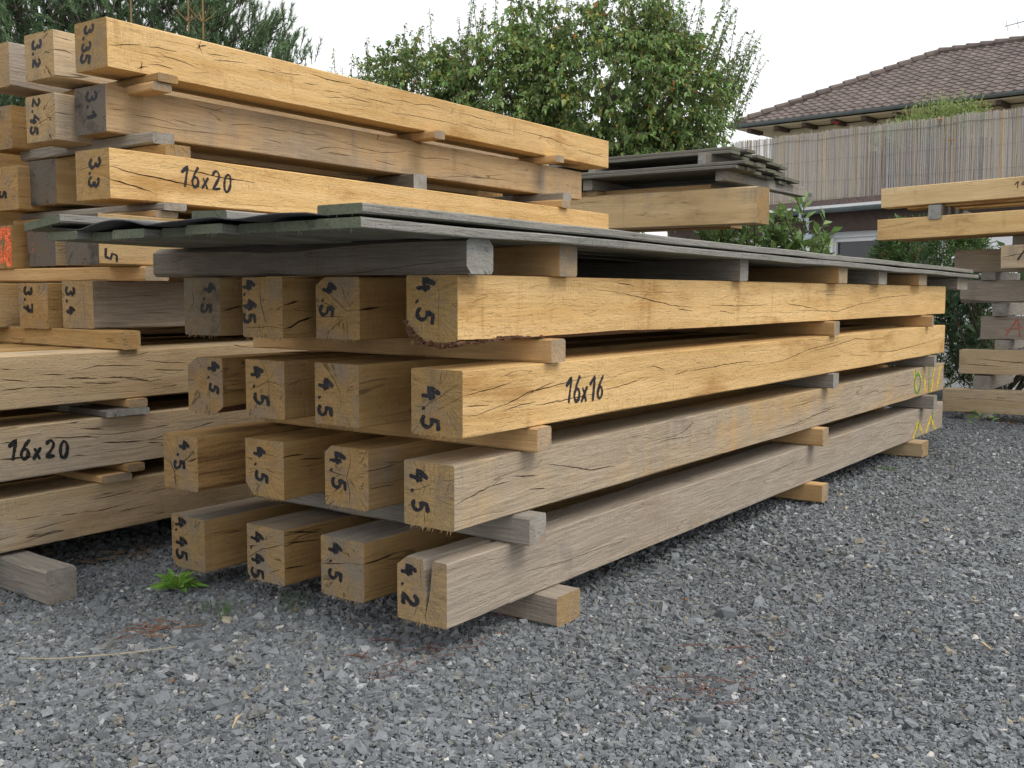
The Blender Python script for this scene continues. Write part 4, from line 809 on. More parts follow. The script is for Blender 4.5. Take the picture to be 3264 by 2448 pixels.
def scatter(name, kind, tmin, tmax, n, size, sig, lab, zlift=0., wmul=.58):
    shp = stone_shapes(26, kind)
    t = np.sqrt(nrng.uniform(tmin**2, tmax**2, n)); lat = nrng.uniform(-wmul, wmul, n)
    cy, sy = math.cos(YAW), math.sin(YAW)
    x = CAM.x+t*(cy+lat*sy); y = CAM.y+t*(sy-lat*cy)
    keep = ~((x > 1.0) & (x < 4.5) & (y > .45) & (y < 1.35)) & ~((x > .8) & (y > 1.7) & (x < 4.5)) & ~(x > 8.5)
    x, y = x[keep], y[keep]; n = len(x)
    s = size*np.exp(nrng.normal(0, sig, n)); s = np.minimum(s, size*(1.5 if size > .015 else 3.2))
    col = palette(n); which = nrng.integers(0, len(shp), n); yaw = nrng.uniform(0, 6.283, n); tx = nrng.normal(0, .24, n); ty = nrng.normal(0, .24, n)
    patch = .5+.5*np.sin(x*2.3+1.1)*np.sin(y*2.9+.4)
    s = s*(.84+.32*patch)*(1-.30*np.clip((x-y-.9)/1.6, 0, 1))
    col = col*(.91+.13*np.sin(x*1.7+y*.9+.5)*np.sin(y*2.1-x*.6)+.06*np.sin(x*5.1+1)*np.sin(y*4.3))[:, None]
    VV, FF, CC = [], [], []; base = 0
    for k, (v, f) in enumerate(shp):
        m = np.where(which == k)[0]
        if not len(m): continue
        P = v[None]*s[m, None, None]
        c1, s1 = np.cos(tx[m])[:, None], np.sin(tx[m])[:, None]
        a, b, c = P[..., 0], P[..., 1], P[..., 2]
        b, c = b*c1-c*s1, b*s1+c*c1
        c2, s2 = np.cos(ty[m])[:, None], np.sin(ty[m])[:, None]
        a, c = a*c2+c*s2, -a*s2+c*c2
        c3, s3 = np.cos(yaw[m])[:, None], np.sin(yaw[m])[:, None]
        a, b = a*c3-b*s3, a*s3+b*c3
        zc = s[m]*.22-.006+zlift+nrng.uniform(-.002, .003, len(m))
        Q = np.stack([a+x[m, None], b+y[m, None], c+zc[:, None]], -1)
        nv = len(v)
        F = (f[None]+(base+np.arange(len(m))*nv)[:, None, None]).reshape(-1, f.shape[1])
        VV.append(Q.reshape(-1, 3)); FF.append(F); CC.append(np.repeat(col[m], nv, 0)); base += nv*len(m)
    o = np_mesh(name, np.concatenate(VV), np.concatenate(FF), STONE, np.concatenate(CC))
    return tag(o, lab, 'gravel', None, 'stuff')
scatter('loose_gravel', 'fine', 1.5, 3.3, 150000, .0050, .48, 'loose angular grey crushed stone in the foreground')
scatter('loose_gravel', 'coarse', 3.2, 8.5, 185000, .0070, .42, 'loose crushed stone further back round the stacks')
scatter('loose_gravel', 'fine', 1.5, 4.2, 1100, .0125, .30, 'larger slate chips lying on the gravel', .004)

# ------------------------------------------------------------------ flat-roofed extension with reed screen
bx = empty('flat_roof_building', (18.04, 5.56, 0), math.radians(-110))
tag(bx, 'white flat-roofed building with brown fascia, dark gutter and a window behind the piles', 'building')
m = MB()
m.box(-4.5, .30, 0, .05-.06, .55, 2.12); m.box(-.06+.0, .30, 0, 2.35, .55, .95); m.box(-.06, .30, 1.97, 2.35, .55, 2.12); m.box(2.35, .30, 0, 9, .55, 2.12)
m.box(-4.5, .55, 0, 9, .60, 2.1); m.build('wall', WHITE_WALL, bx)
m = MB(); m.box(-4.6, .12, 2.08, 9.1, .30, 2.48); m.box(-4.6, .302, 2.122, 9.1, 4.5, 2.44); m.build('fascia', BROWN_FASCIA, bx)
m = MB(); m.box(-4.6, .05, 2.585, 9.1, 4.5, 2.70); m.build('roof_edge', BRICKISH, bx)
m = MB(); m.box(-4.6, -.02, 2.50, 9.1, .25, 2.583); m.build('white_trim', WHITE_TRIM, bx)
m = MB()
pts = [(math.cos(a)*.085, math.sin(a)*.085) for a in [math.pi+math.pi*i/8 for i in range(9)]]
for x0, x1 in ((-4.6, -.9), (-.9, 2.4), (2.4, 9.1)):
    v = [(x, -.075+py, 2.515+pz) for x in (x0, x1) for py, pz in pts]; m.add(v, [(i, i+1, 10+i, 9+i) for i in range(8)])
for xx in (-2.6, -.9, .8, 2.4, 4.2): m.add([(x, -.075+py*1.12, 2.515+pz*1.12) for x in (xx-.02, xx+.02) for py, pz in pts], [(i, i+1, 10+i, 9+i) for i in range(8)])
m.build('gutter', ZINC, bx, smooth=True)
wn = MB()
for a, b, c, d in ((-.06, .96, 2.35, 1.03), (-.06, 1.89, 2.35, 1.968), (-.058, 1.03, .03, 1.89), (2.26, 1.03, 2.348, 1.89), (1.1, 1.03, 1.17, 1.89)): wn.box(a, .36, b, c, .44, d)
wo = wn.build('window', WHITE_TRIM, bx)
m = MB(); m.box(.02, .41, 1.02, 2.28, .42, 1.9); m.build('pane', GLASS, wo)
m = MB()
for i in range(24): m.box(.45+i*.078, .425, 1.03, .45+i*.078+.066, .428+.004*(i % 2), 1.86)
m.build('blind', BLIND, wo)
# steel bracket carrying the screen
m = MB(); m.box(-.46, -.19, 2.36, -.40, -.17, 2.86); m.box(-.46, -.19, 2.30, -.21, -.17, 2.358); m.box(-.27, -.19, 2.03, -.21, -.17, 2.298); m.box(-.30, -.188, 1.96, -.12, .30, 2.028); m.box(-.46, -.169, 2.80, -.40, .10, 2.86)
o = m.build('screen_bracket', STEEL); o.parent = None
o.location = bx.location; o.rotation_euler = bx.rotation_euler
tag(o, 'cranked galvanised steel bracket on the white wall below the reed screen', 'bracket')
# reeds
VV, FF, CC = [], [], []; nb = 0; R = nrng
xs = -2.62
topf = lambda x: 4.10-.030*(x+2.6)+.007*math.sin(x*5)+.006*math.sin(x*11+1)
lean = -.012
while xs < 7.5:
    wd = R.uniform(.006, .013); tz = topf(xs)+R.normal(0, .012)+(R.uniform(.0, .05) if R.random() < .06 else 0); bz = 2.702; d = R.uniform(-.012, .012)+.12; ll = R.normal(lean, .006)
    rr = R.random(); b = R.uniform(.40, .56)
    c = np.array((b, b*.94, b*.89)) if rr < .72 else np.array((b*1.15, b*.86, b*.55)) if rr < .9 else np.array((.26, .24, .22))
    q = []
    for z in (bz, (bz+tz)/2+R.uniform(-.1, .1), tz):
        jx = R.normal(0, .003)+ll*(z-bz)
        q += [(xs-wd*.55+jx, d, z), (xs+jx, d-wd*.5, z), (xs+wd*.55+jx, d, z), (xs+jx, d+wd*.5, z)]
    VV += q; CC += [c*R.uniform(.9, 1.1)]*12
    for k in range(2):
        for j in range(4): FF.append((nb+k*4+j, nb+k*4+(j+1) % 4, nb+k*4+4+(j+1) % 4, nb+k*4+4+j))
    FF.append((nb+8, nb+9, nb+10, nb+11)); nb += 12; xs += wd*R.uniform(.62, 1.0)
scr = np_mesh('reed_screen', np.array(VV), np.array(FF), REED, np.array(CC))
scr.location = bx.location; scr.rotation_euler = bx.rotation_euler
tag(scr, 'grey-brown reed mat screen standing on the flat roof edge', 'screen')
m = MB()
for dz in (-.13, -.55, -.95, -1.3):
    m.tube([(x, .10+.0*x, topf(x)+dz+.012*math.sin(x*3+dz*9)) for x in [-2.6+.25*i for i in range(40)]], .005 if dz == -.13 else .0022, 4)
m.build('binding_wire', WIRE, scr)

# ------------------------------------------------------------------ tiled house behind
hs_ = empty('tiled_house', (26.05, 7.0, 0), math.radians(-96)); tag(hs_, 'cream house with brown pantile hip roof behind the reed screen', 'house')
EZ, RZ, DP, XL, XR = 5.72, 7.83, 4.2, -4.25, 10.0      # eave and ridge height, half depth, eave ends
def slope_pt(x, v, lift=0): return (x, DP*v, EZ+(RZ-EZ)*v+lift)
rows = 17; V, F = [], []; per = .25; st = .05
nxs = int((XR-XL)/st); idx = 0
for r_ in range(rows):
    v0, v1 = r_/rows, (r_+1)/rows; xm = XL+DP*v0+.02
    base = len(V)
    for a in range(nxs+1):
        x = max(XL+a*st, xm); wv = .035*max(0, math.sin(2*math.pi*x/per))**.8 + .004*math.sin(r_*7+math.floor(x/per)*3.1)
        V.append(slope_pt(x, v0, .048+wv)); V.append(slope_pt(max(x, XL+DP*v1), v1+.012, .012+wv)); V.append(slope_pt(x, v0+.001, .0))
    for a in range(nxs):
        b = base+a*3
        if V[b][0] == V[b+3][0] and V[b+1][0] == V[b+4][0]: continue
        F.append((b, b+3, b+4, b+1)); F.append((b+2, b+5, b+3, b))
rf = mesh_obj('roof', V, F, TILE, hs_, recalc=False)
V = [(XL, 0, EZ), (XL+DP, DP, RZ), (XL, 2*DP, EZ), (XR, 2*DP, EZ), (XR, DP, RZ)]
mesh_obj('rear_roof', [(a, b, c-.02) for a, b, c in V], [(0, 1, 2), (1, 4, 3, 2)], TILE, hs_, recalc=False)
m = MB()
def ridge_line(p0, p1, n):
    p0, p1 = Vector(p0), Vector(p1); d = (p1-p0)/n
    for i in range(n):
        a = p0+d*i-d*.04; b = p0+d*(i+1)+d*.04; m.tube([a+Vector((0, 0, .045)), b+Vector((0, 0, .02))], [.115, .095], 8)
ridge_line((XL-.02, -.02, EZ+.04), (XL+DP, DP, RZ+.03), 15); ridge_line((XL+DP, DP, RZ+.03), (XR, DP, RZ+.03), 26)
m.build('ridge_tiles', TILE, rf, smooth=False)
m = MB()
pts = [(math.cos(a)*.08, math.sin(a)*.08) for a in [math.pi+math.pi*i/8 for i in range(9)]]
m.add([(x, -.09+py, EZ+.0+pz) for x in (XL-.15, XR) for py, pz in pts], [(i, i+1, 10+i, 9+i) for i in range(8)])
for i in range(5): m.add([(x, -.09+py*1.12, EZ+pz*1.12) for x in (-2.2+3*i, -2.16+3*i) for py, pz in pts], [(k_, k_+1, 10+k_, 9+k_) for k_ in range(8)])
m.add([(XL-.09+py, y, EZ+pz) for y in (-.15, 2*DP) for py, pz in pts], [(i, i+1, 10+i, 9+i) for i in range(8)])
m.build('gutter', ZINC, hs_, smooth=True)
m = MB(); m.box(XL+.75, .75, 0, XR, 2*DP-.75, EZ-.16); m.build('wall', CREAM_WALL, hs_)
m = MB(); m.box(XL+.05, .05, EZ-.13, XR, 2*DP, EZ-.09); m.build('soffit', WHITE_TRIM if False else CREAM_WALL, hs_)
for i in range(13):
    m = MB(); x = XL+.35+i*.85; m.box(x, .0, EZ-.24, x+.12, .74, EZ-.131); m.build('rafter_end', BROWN_FASCIA, hs_)
an = MB(); an.tube([(0, 0, 0), (2.4, .0, .25)], .014, 5); an.tube([(2.2, 0, .26), (2.2, 0, -.52)], .025, 6)
for i in range(8): an.tube([(.06+.28*i, -.10, .12+.029*i), (.06+.28*i, .10, -.12+.029*i)], .007, 4)
o = an.build('tv_antenna', STEEL); tag(o, 'thin roof antenna at the upper right edge of the sky', 'antenna')
o.location = (26.05, 7.0, 0); o.rotation_euler = (0, 0, math.radians(-96))
ao = Vector((1.72, 4.2, 8.32)); o.data.transform(Matrix.Translation(ao))

# ------------------------------------------------------------------ plants
def unit(a): return a/np.maximum(np.linalg.norm(a, axis=-1, keepdims=True), 1e-9)

def leaves(name, P, D, L, Wd, C, mat, parent, fold=.25, droop=.25):
    """folded four-triangle leaves: P base points, D directions, L lengths, Wd widths, C colours"""
    n = len(P); D = unit(D); up = unit(nrng.normal(0, .55, (n, 3))+np.array([0, 0, 1.]))
    S = unit(np.cross(D, up)); N = np.cross(S, D)
    L, Wd = L[:, None], Wd[:, None]
    dn = np.array([0, 0, -1.])
    mid = P+D*L*.5; tip = P+D*L+dn*L*droop
    v = np.stack([P, mid+S*Wd*.5+N*Wd*fold, mid, mid-S*Wd*.5+N*Wd*fold, tip], 1)
    f = np.array([(0, 1, 2), (1, 4, 2), (0, 2, 3), (2, 4, 3)])
    F = (f[None]+(np.arange(n)*5)[:, None, None]).reshape(-1, 3)
    return np_mesh(name, v.reshape(-1, 3), F, mat, np.repeat(C, 5, 0), parent)

def green(n, base, var=.3, yellow=.0, orange=.0, olive=0.):
    c = np.array(base)[None]*nrng.uniform(1-var, 1+var, (n, 1))*nrng.uniform(.9, 1.1, (n, 3))
    k = nrng.random(n)
    m = k < yellow; c[m] = np.array((.55, .42, .07))*nrng.uniform(.7, 1.1, (m.sum(), 1))
    m = (k > yellow) & (k < yellow+orange); c[m] = np.array((.45, .20, .06))*nrng.uniform(.7, 1.1, (m.sum(), 1))
    m = (k > yellow+orange) & (k < yellow+orange+olive); c[m] = np.array((.27, .29, .08))*nrng.uniform(.7, 1.1, (m.sum(), 1))
    return c

def rand_dir(n): return unit(nrng.normal(size=(n, 3)))

# ---- pear tree
pear = empty('pear_tree', (9.6, 5.6, 0)); tag(pear, 'broad green fruit tree with yellowing leaves behind the stacks', 'tree')
ORG = np.array((9.6, 5.6, 0.))
tw = MB(); tk = MB()
tk.tube([(0, 0, -.05), (.05, .02, .9), (-.02, .06, 1.7), (.02, 0, 2.4)], [.17, .14, .12, .10], 10)
tk.build('trunk', TRUNK, pear, smooth=True)
rgt = np.array((_r2.x, _r2.y, 0)); rgt /= np.linalg.norm(rgt); fw = np.array((_f.x, _f.y, 0)); fw /= np.linalg.norm(fw)
# lobes: centre as (right, away, up) from the trunk, radii in the same axes
LOB = [((.1, -.3, 2.9), (1.45, 1.3, .95), 500), ((.95, -.5, 2.75), (.72, .9, .95), 230), ((-1.1, -.2, 2.85), (1.0, 1.1, .95), 300), ((.1, -.6, 2.0), (1.6, 1.0, .7), 300), ((-2.2, .1, 2.95), (.9, .8, .8), 215), ((.75, -.2, 3.75), (.35, .4, .4), 34), ((-3.2, .3, 2.7), (.75, .7, .6), 125), ((.35, -.2, 3.9), (.55, .6, .45), 60), ((-.75, -.2, 3.75), (.5, .6, .45), 55)]
def frame(a): return a[..., 0:1]*rgt+a[..., 1:2]*fw+a[..., 2:3]*np.array((0, 0, 1.))
Pn, Dn, Ln = [], [], []
for c, r, n in LOB:
    n = int(n*1.55); d = rand_dir(n); rad = nrng.uniform(.45, 1.0, (n, 1))**.6
    base = np.array(c)+np.array((0, 0, .4))+d*rad*np.array(r)
    dirs = unit(d*np.array((1, 1, .6))+nrng.normal(0, .45, (n, 3))+np.array((0, 0, .05)))
    ln = nrng.uniform(.22, .5, n)
    for i in range(n):
        b = frame(base[i]); di = frame(dirs[i]); p0 = b-di*ln[i]*.5
        pts = [p0+di*ln[i]*t+np.array((0, 0, -.10*ln[i]*t*t*3)) for t in (0, .5, 1)]
        tw.tube(pts, [.006, .004, .002], 3, cap=False)
        m = int(ln[i]/.021); t = np.linspace(.1, 1, m)[:, None]
        q = p0+di*ln[i]*t+np.array((0, 0, -.3*ln[i]))*t*t
        Pn.append(q); Dn.append(di*.35+nrng.normal(0, .6, (m, 3))+np.array((0, 0, -.35))); Ln.append(nrng.uniform(.055, .095, m))
# water shoots standing up from the crown top
for i in range(240):
    rx = (nrng.uniform(-3.9, 1.75) if i % 2 else nrng.uniform(-3.9, -1.2)) if i < 170 else nrng.uniform(.6, 1.75); ctop = np.interp(rx, [-3.9, -3.3, -2.4, -1.2, -.7, 0, .5, 1.2, 1.75], [2.8, 3.2, 3.4, 3.95, 4.2, 4.2, 4.35, 3.9, 3.3])
    b = frame(np.array((rx, nrng.uniform(-.8, .6), ctop-.2+nrng.uniform(-.25, .1))))
    ln = nrng.uniform(.45, 1.05)*(.85 if rx < -3 else 1); di = unit(frame(np.array((nrng.normal(.10 if rx > .9 else 0, .12)+(.25 if rx > 1.2 else 0), nrng.normal(0, .12), 1.))))
    pts = [b+di*ln*t for t in (0, .5, 1)]; tw.tube(pts, [.007, .005, .0025], 3, cap=False)
    m = int(ln/.024); t = np.linspace(.05, 1, m)[:, None]
    Pn.append(b+di*ln*t); s = nrng.normal(0, 1, (m, 3)); s[:, 2] = -.25; Dn.append(unit(s)); Ln.append(nrng.uniform(.045, .075, m)*(1.15-.35*t[:, 0]))
tone_ = np.concatenate([np.full(len(q), nrng.uniform(.62, 1.3)) for q in Pn])
Pn = np.concatenate(Pn); Dn = np.concatenate(Dn); Ln = np.concatenate(Ln)*nrng.uniform(.75, 1.15, len(tone_))
leaves('crown', Pn, Dn, Ln, Ln*nrng.uniform(.45, .7, len(Ln)), tone_[:, None]*green(len(Ln), (.185, .285, .09), .40, .016, .002, .18), LEAF, pear)
for a, b in (((.02, 0, 2.3), (1.2, -.6, 3.2)), ((.02, 0, 2.2), (-1.3, -.5, 3.15)), ((0, 0, 1.9), (-2.7, -.1, 2.5)), ((.0, 0, 2.3), (.3, -.7, 3.5)), ((.6, -.3, 2.7), (1.4, -.9, 2.2)), ((-.6, -.3, 2.7), (-.7, -1., 3.3)), ((.2, -.5, 3.3), (.75, -1.0, 2.3)), ((0, 0, 2.2), (.4, .6, 3.2))):
    a, b = np.array(a), np.array(b)+np.array((0, 0, .4)); k1 = a+(b-a)*.35+np.array((0, 0, .15)); k2 = a+(b-a)*.7+nrng.normal(0, .08, 3)
    tw.tube([tuple(frame(q)) for q in (a, k1, k2, b)], [.075, .055, .04, .015], 6)
tw.build('branches', TRUNK, pear, recalc=False)

# ---- pine
pine = empty('pine_tree', (6.2, 11.6, 0)); tag(pine, 'dark bluish green pine with upright shoots at the upper left', 'tree')
m = MB(); m.tube([(0, 0, -.05), (.05, 0, 2), (0, .05, 4), (.0, 0, 6.3)], [.16, .13, .09, .03], 8); m.build('trunk', TRUNK, pine, smooth=True)
tw = MB(); NV, NC = [], []
def tuft(b, di, ln, n, tone):
    t = nrng.uniform(.0, 1, n)[:, None]; s = unit(np.cross(nrng.normal(size=(n, 3)), di)); q = b+di*ln*t
    tip = q+unit(di*1.0+s*nrng.uniform(.45, .95, (n, 1)))*nrng.uniform(.06, .10, (n, 1))
    wv = np.cross(unit(tip-q), unit(nrng.normal(size=(n, 3))))*.0085
    NV.append(np.stack([q-wv*.7, q+wv*.7, tip], 1)); c = np.array(tone)*nrng.uniform(.6, 1.35, (n, 1)); NC.append(np.repeat(c, 3, 0))
def pt(px, py, t):   # a place in the yard given by bearing, height angle and distance from the entrance, in metres and radians
    return None
n = 4600
for i in range(n):
    rx, az = nrng.uniform(-2.0, 1.95), nrng.uniform(-1.2, 1.4)
    top = np.interp(rx, [-2.0, 1.2, 1.5, 1.75, 2.2], [5.8, 5.8, 5.5, 4.7, 4.3])
    z = nrng.uniform(2.6, top)
    b = frame(np.array((rx, az, z))); di = unit(frame(np.array((nrng.normal(.05, .4), nrng.normal(-.25, .4), nrng.uniform(.35, 1.1)))))
    ln = nrng.uniform(.14, .30); k = nrng.random()
    tone = (.17, .265, .125) if k < .4 else (.105, .175, .085)
    tuft(b, di, ln, 72, tone); tw.tube([b-di*.12, b+di*ln*.9], [.007, .004], 3, cap=False)
# feathery side branches against the sky on the right
for rx, z, az in ((1.55, 3.85, 0.), (1.75, 4.0, .1), (1.95, 4.15, 0), (2.05, 3.9, .1), (1.85, 3.7, -.1), (2.15, 3.65, 0), (1.65, 4.25, .1), (1.35, 4.45, 0), (1.2, 4.75, .1), (1.45, 5.0, 0), (1.3, 5.3, 0), (1.55, 4.7, 0), (1.2, 4.2, 0), (1.0, 4.9, .2), (1.1, 5.5, .1), (1.05, 4.5, .1)):
    b0 = np.array((rx+.42, az, z+.08))
    for q in range(27):
        t = nrng.uniform(0, 1); b = frame(b0+np.array((.42, 0, .28))*t+nrng.normal(0, .075, 3)); di = unit(frame(np.array((nrng.normal(.35, .3), nrng.normal(0, .3), 1.))))
        tuft(b, di, nrng.uniform(.14, .26), 48, (.17, .265, .125)); tw.tube([b-di*.05, b+di*.2], [.006, .004], 3, cap=False)
    tw.tube([frame(b0+np.array((-.5, .1, -.25))), frame(b0), frame(b0+np.array((.4, 0, .27)))], [.022, .015, .006], 4, cap=False)
for i in range(26):
    a = frame(np.array((nrng.uniform(-2.8, 1.3), nrng.uniform(-.8, .8), nrng.uniform(2.8, 5.2)))); z0 = nrng.uniform(2.2, 4.6)
    tw.tube([np.array((0, 0, min(z0, a[2]-.2))), a*np.array((.5, .5, 0))+np.array((0, 0, (z0+a[2])*.5)), a], [.045, .03, .012], 5, cap=False)
NVa = np.concatenate(NV).reshape(-1, 3)
np_mesh('crown', NVa, np.arange(len(NVa)).reshape(-1, 3), NEEDLE, np.concatenate(NC), pine)
tw.build('branches', TRUNK, pine, recalc=False)
for rx, az, z0, z1 in ((1.13, -1.3, 4.1, 5.05), (1.80, -1.2, 4.0, 4.95), (1.98, -1.2, 4.0, 4.92)):
    m = MB(); b = frame(np.array((rx, az, z0))); e = frame(np.array((rx-.01, az, z1)))
    m.tube([b, (b+e)/2+np.array((.008, 0, 0)), e], [.012, .010, .009], 5)
    for q in range(4):
        s = frame(np.array((math.cos(q*1.7+.4)*.17, math.sin(q*1.7+.4)*.17, .16))); st = b+(e-b)*(.86 if rx < 1.5 else .22)
        m.tube([st, st+s*.6+np.array((0, 0, -.02)), st+s], [.007, .006, .005], 4)
    m.build('leader_shoot', LEADER, pine)

# ---- evergreen shrubs with long glossy leaves
def laurel(name, loc, lab, lobes, dens, tone, seed):
    e = empty(name, loc); tag(e, lab, 'shrub'); m = MB(); Pn, Dn, Ln = [], [], []
    for c, r, n in lobes:
        d = rand_dir(n); base = np.array(c)+d*np.array(r)*nrng.uniform(.35, 1, (n, 1))
        for i in range(n):
            di = unit(np.array((d[i, 0]*.5, d[i, 1]*.5, .9))+nrng.normal(0, .3, 3)); ln = nrng.uniform(.15, .32); b = base[i]
            m.tube([b-di*.1, b+di*ln], [.006, .004], 4, cap=False); k = dens
            t = np.linspace(.0, 1, k)[:, None]; Pn.append(b+di*ln*t); s = unit(np.cross(nrng.normal(size=(k, 3)), di)); Dn.append(s+di*(.5+.7*t)); Ln.append(nrng.uniform(.10, .17, k))
    for i in range(7):
        c, r, n = lobes[i % len(lobes)]; p = np.array(c)+nrng.normal(0, .3, 3)*np.array(r); m.tube([(nrng.normal(0, .08), nrng.normal(0, .08), -.02), (p[0]*.5, p[1]*.5, p[2]*.5), tuple(p)], [.018, .014, .008], 5, cap=False)
    Pn, Dn, Ln = map(np.concatenate, (Pn, Dn, Ln))
    leaves('foliage', Pn, Dn, Ln, Ln*nrng.uniform(.30, .40, len(Ln)), green(len(Ln), tone, .3), LEAF, e, fold=.14, droop=.12)
    m.build('stems', TRUNK, e, recalc=False)
laurel('laurel_shrub', (6.75, 2.05, 0), 'light green long-leaved laurel between the cover boards and the white building', [((-.1, .1, .95), (.55, .45, .5), 90), ((0, -.30, 1.22), (.17, .15, .33), 24), ((.1, -.42, 1.06), (.10, .10, .14), 8), ((-.2, .3, 1.05), (.3, .3, .36), 40)], 11, (.17, .26, .085), 1)
laurel('laurel_shrub', (7.25, .2, 0), 'dark laurel behind the lower beams at the right edge', [((0, .1, .6), (.35, .7, .55), 60), ((.1, -.45, .65), (.3, .6, .5), 34)], 9, (.075, .125, .065), 2)
# ---- thuja
th = empty('thuja_shrub', (7.85, .95, 0)); tag(th, 'dense green conifer shrub with orange tips below the water-stained right beam', 'shrub')
m = MB(); m.tube([(0, 0, -.02), (0, 0, 1.2)], [.05, .02], 6); m.build('trunk', TRUNK, th)
Pn, Dn, Ln, Cn = [], [], [], []
n = 2600
a = nrng.uniform(0, 6.283, n); z = nrng.uniform(.05, 1.5, n); rr = .55*np.sqrt(np.clip(1-(z/1.62)**3, .05, 1))*nrng.uniform(.55, 1.05, n)
for i in range(n):
    b = np.array((rr[i]*math.cos(a[i]), rr[i]*1.05*math.sin(a[i]), z[i])); o_ = np.array((math.cos(a[i]), math.sin(a[i]), .5)); k = 26
    di = unit(o_+nrng.normal(0, .35, 3)); t = nrng.uniform(0, 1, k)[:, None]; Pn.append(b+di*.13*t+nrng.normal(0, .012, (k, 3))); Dn.append(di+nrng.normal(0, .6, (k, 3))); Ln.append(nrng.uniform(.025, .05, k))
    c = np.array((.11, .185, .06))*nrng.uniform(.55, 1.3) if nrng.random() > .05 else np.array((.30, .15, .04)); Cn.append(np.repeat(c[None]*1.0, k, 0)*nrng.uniform(.8, 1.2, (k, 1)))
Pn, Dn, Ln, Cn = map(np.concatenate, (Pn, Dn, Ln, Cn))
leaves('foliage', Pn, Dn, Ln, Ln*.28, Cn, LEAF, th, .1, .05)

# ---- roof terrace plants behind the reed screen
rp = empty('balcony_plant', (18.62, 3.95, 2.7), math.radians(-110)); tag(rp, 'light green feathery plant growing above the reed screen', 'plant')
Pn, Dn, Ln = [], [], []; m = MB()
for i in range(330):
    x = nrng.uniform(-1.15, 1.35); top = np.interp(x, [-1.15, -.7, -.2, .3, .6, 1.0, 1.35], [1.36, 1.42, 1.72, 1.74, 1.8, 1.7, 1.58]); b = np.array((x*.75, nrng.uniform(-.15, .15), .95)); e = np.array((x, nrng.uniform(-.25, .25), top+nrng.normal(-.08, .10)))
    m.tube([b, (b+e)/2+nrng.normal(0, .02, 3), e], [.006, .005, .003], 3, cap=False); k = 26; t = nrng.uniform(.1, 1, k)[:, None]
    Pn.append(b+(e-b)*t); Dn.append(nrng.normal(0, .6, (k, 3))+np.array((0, 0, .5))); Ln.append(nrng.uniform(.03, .06, k))
Pn, Dn, Ln = map(np.concatenate, (Pn, Dn, Ln))
leaves('foliage', Pn, Dn, Ln, Ln*.35, green(len(Ln), (.36, .46, .15), .3, .02), LEAF, rp, .1, .05); m.build('stems', flat('green_stem', (.16, .22, .07)), rp, recalc=False)
m = MB(); m.box(-1.2, -.18, 0, 1.4, .18, .95); m.build('planter', BRICKISH, rp)
FLR = flat('red_petal', (.65, .02, .03), .6); FLO = flat('orange_petal', (.75, .25, .02), .6)
def flower(loc, h, pet, lab, r):
    e = empty('flower', loc); tag(e, lab, 'flower'); m = MB(); m.tube([(0, 0, 0), (.02, 0, h*.6), (.0, 0, h)], .006, 5); m.build('stem', flat('flower_stem', (.16, .10, .06)), e)
    m = MB()
    for q in range(7):
        a = q*.9; m.add([(0, 0, h), (r*math.cos(a-.3), r*math.sin(a-.3), h+r*.5), (r*1.25*math.cos(a), r*1.25*math.sin(a), h+r*.35), (r*math.cos(a+.3), r*math.sin(a+.3), h+r*.5)], [(0, 1, 2, 3)])
    m.build('petals', pet, e, recalc=False)
flower((18.75, 5.62, 2.7), 1.55, FLR, 'single red flower on a stem above the reed screen', .06)
flower((17.30, 3.30, 3.78), .12, FLO, 'small orange flower peeping over the top of the reed screen', .045)
flower((17.02, 3.02, 3.40), .09, FLO, 'small orange flower poking through the reed mat', .04)

# ---- weeds and litter on the gravel
we = empty('weed', (-.02, 1.08, 0)); tag(we, 'small bright green leafy weed on the gravel under the leftmost bottom beam', 'weed')
n = 40; a = nrng.uniform(0, 6.283, n); D = np.c_[np.cos(a), np.sin(a), nrng.uniform(.2, 1.9, n)]
leaves('leaves', np.c_[np.cos(a)*.01, np.sin(a)*.01, np.full(n, .008)], D, nrng.uniform(.05, .095, n), nrng.uniform(.014, .028, n), green(n, (.21, .40, .07), .25), LEAF, we, .12, .25)
def grass(loc, n, h, lab, tone):
    a = nrng.uniform(0, 6.283, n); P = np.c_[nrng.normal(0, .03, n), nrng.normal(0, .03, n), np.zeros(n)]; D = np.c_[np.cos(a)*.4, np.sin(a)*.4, np.ones(n)]
    o = leaves('grass_tuft', P, D, nrng.uniform(.4, 1, n)*h, np.full(n, .003), green(n, tone, .3), LEAF, None, .1, .2); o.location = loc
    tag(o, lab, 'grass', None, 'stuff')
grass((-.09, .78, 0), 40, .07, 'sparse grass blades on the gravel right of the green weed', (.10, .17, .05))
grass((.03, .63, 0), 14, .11, 'thin grass blade tuft near the second bottom beam', (.10, .18, .06))
grass((3.4, .0, 0), 60, .04, 'low green growth at the foot of the far end of the front stack', (.12, .20, .04))
w2 = empty('weed', (5.46, -.02, 0)); tag(w2, 'small weed with rounded leaves on the gravel before the right pile', 'weed')
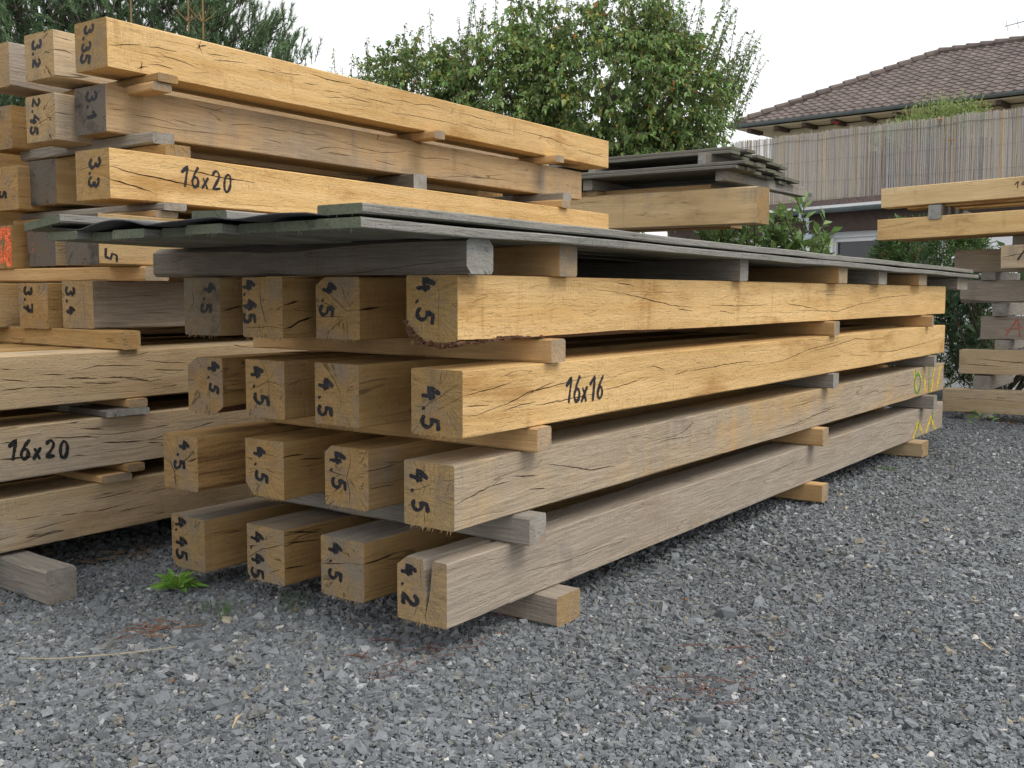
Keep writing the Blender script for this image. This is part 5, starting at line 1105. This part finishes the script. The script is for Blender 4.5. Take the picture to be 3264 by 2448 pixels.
n = 16; a = nrng.uniform(0, 6.283, n); leaves('leaves', np.c_[np.cos(a)*.05, np.sin(a)*.05, nrng.uniform(.02, .11, n)], np.c_[np.cos(a), np.sin(a), nrng.uniform(.0, .5, n)], nrng.uniform(.04, .07, n), nrng.uniform(.025, .035, n), green(n, (.16, .28, .08), .2), LEAF, w2, .1, .1)
m = MB(); m.tube([(0, 0, .012), (.05, -.09, .016), (.15, -.19, .02), (.262, -.263, .022)], [.0010, .0014, .0014, .0008], 5)
o = m.build('straw', flat('dry_straw', (.40, .34, .22))); o.location = (-.62, .877, 0); tag(o, 'long dry straw lying on the gravel at lower left', 'straw')
def creeper(loc, n, spread, lab, col):
    m = MB()
    for i in range(n):
        p = np.array((nrng.normal(0, spread), nrng.normal(0, spread*.6), .012)); a = nrng.uniform(0, 6.283); pts = [p]
        for q in range(4): a += nrng.normal(0, .5); p = p+np.array((math.cos(a), math.sin(a), 0))*.018+np.array((0, 0, nrng.uniform(-.001, .004))); pts.append(p)
        m.tube(pts, .0011, 3, cap=False)
    o = m.build('dry_weed', flat('dry_stem', col), recalc=False); o.location = loc; tag(o, lab, 'dry weed', None, 'stuff')
creeper((.02, .13, 0), 26, .11, 'reddish dry weed stems on the gravel below the split beam', (.13, .055, .038))
creeper((.30, -.50, 0), 22, .12, 'reddish dry stems on the gravel in front of the block', (.15, .06, .04))
creeper((-.28, .80, 0), 16, .05, 'orange-brown dry stems on the gravel at left centre', (.22, .09, .03))
creeper((.10, 1.55, 0), 30, .08, 'dry brown grass on the shaded gravel under the lowest long beam', (.16, .10, .05))
creeper((5.9, -.1, 0), 40, .14, 'dry brown grass along the foot of the right pile', (.14, .08, .04))
R = random.Random(3)
for (x, y, ln, lab) in ((-.57, .14, .06, 'small wood splinter on the gravel at bottom left'), (.85, -1.0, .05, 'small pale wood splinter on the gravel at right')):
    m = MB(); m.tube([(0, 0, .012), (ln*.6, ln*.5, .014), (ln, ln*.7, .012)], [.001, .003, .001], 4); o = m.build('wood_splinter', flat('splinter_wood', (.5, .38, .22))); o.location = (x, y, 0); tag(o, lab, 'splinter')
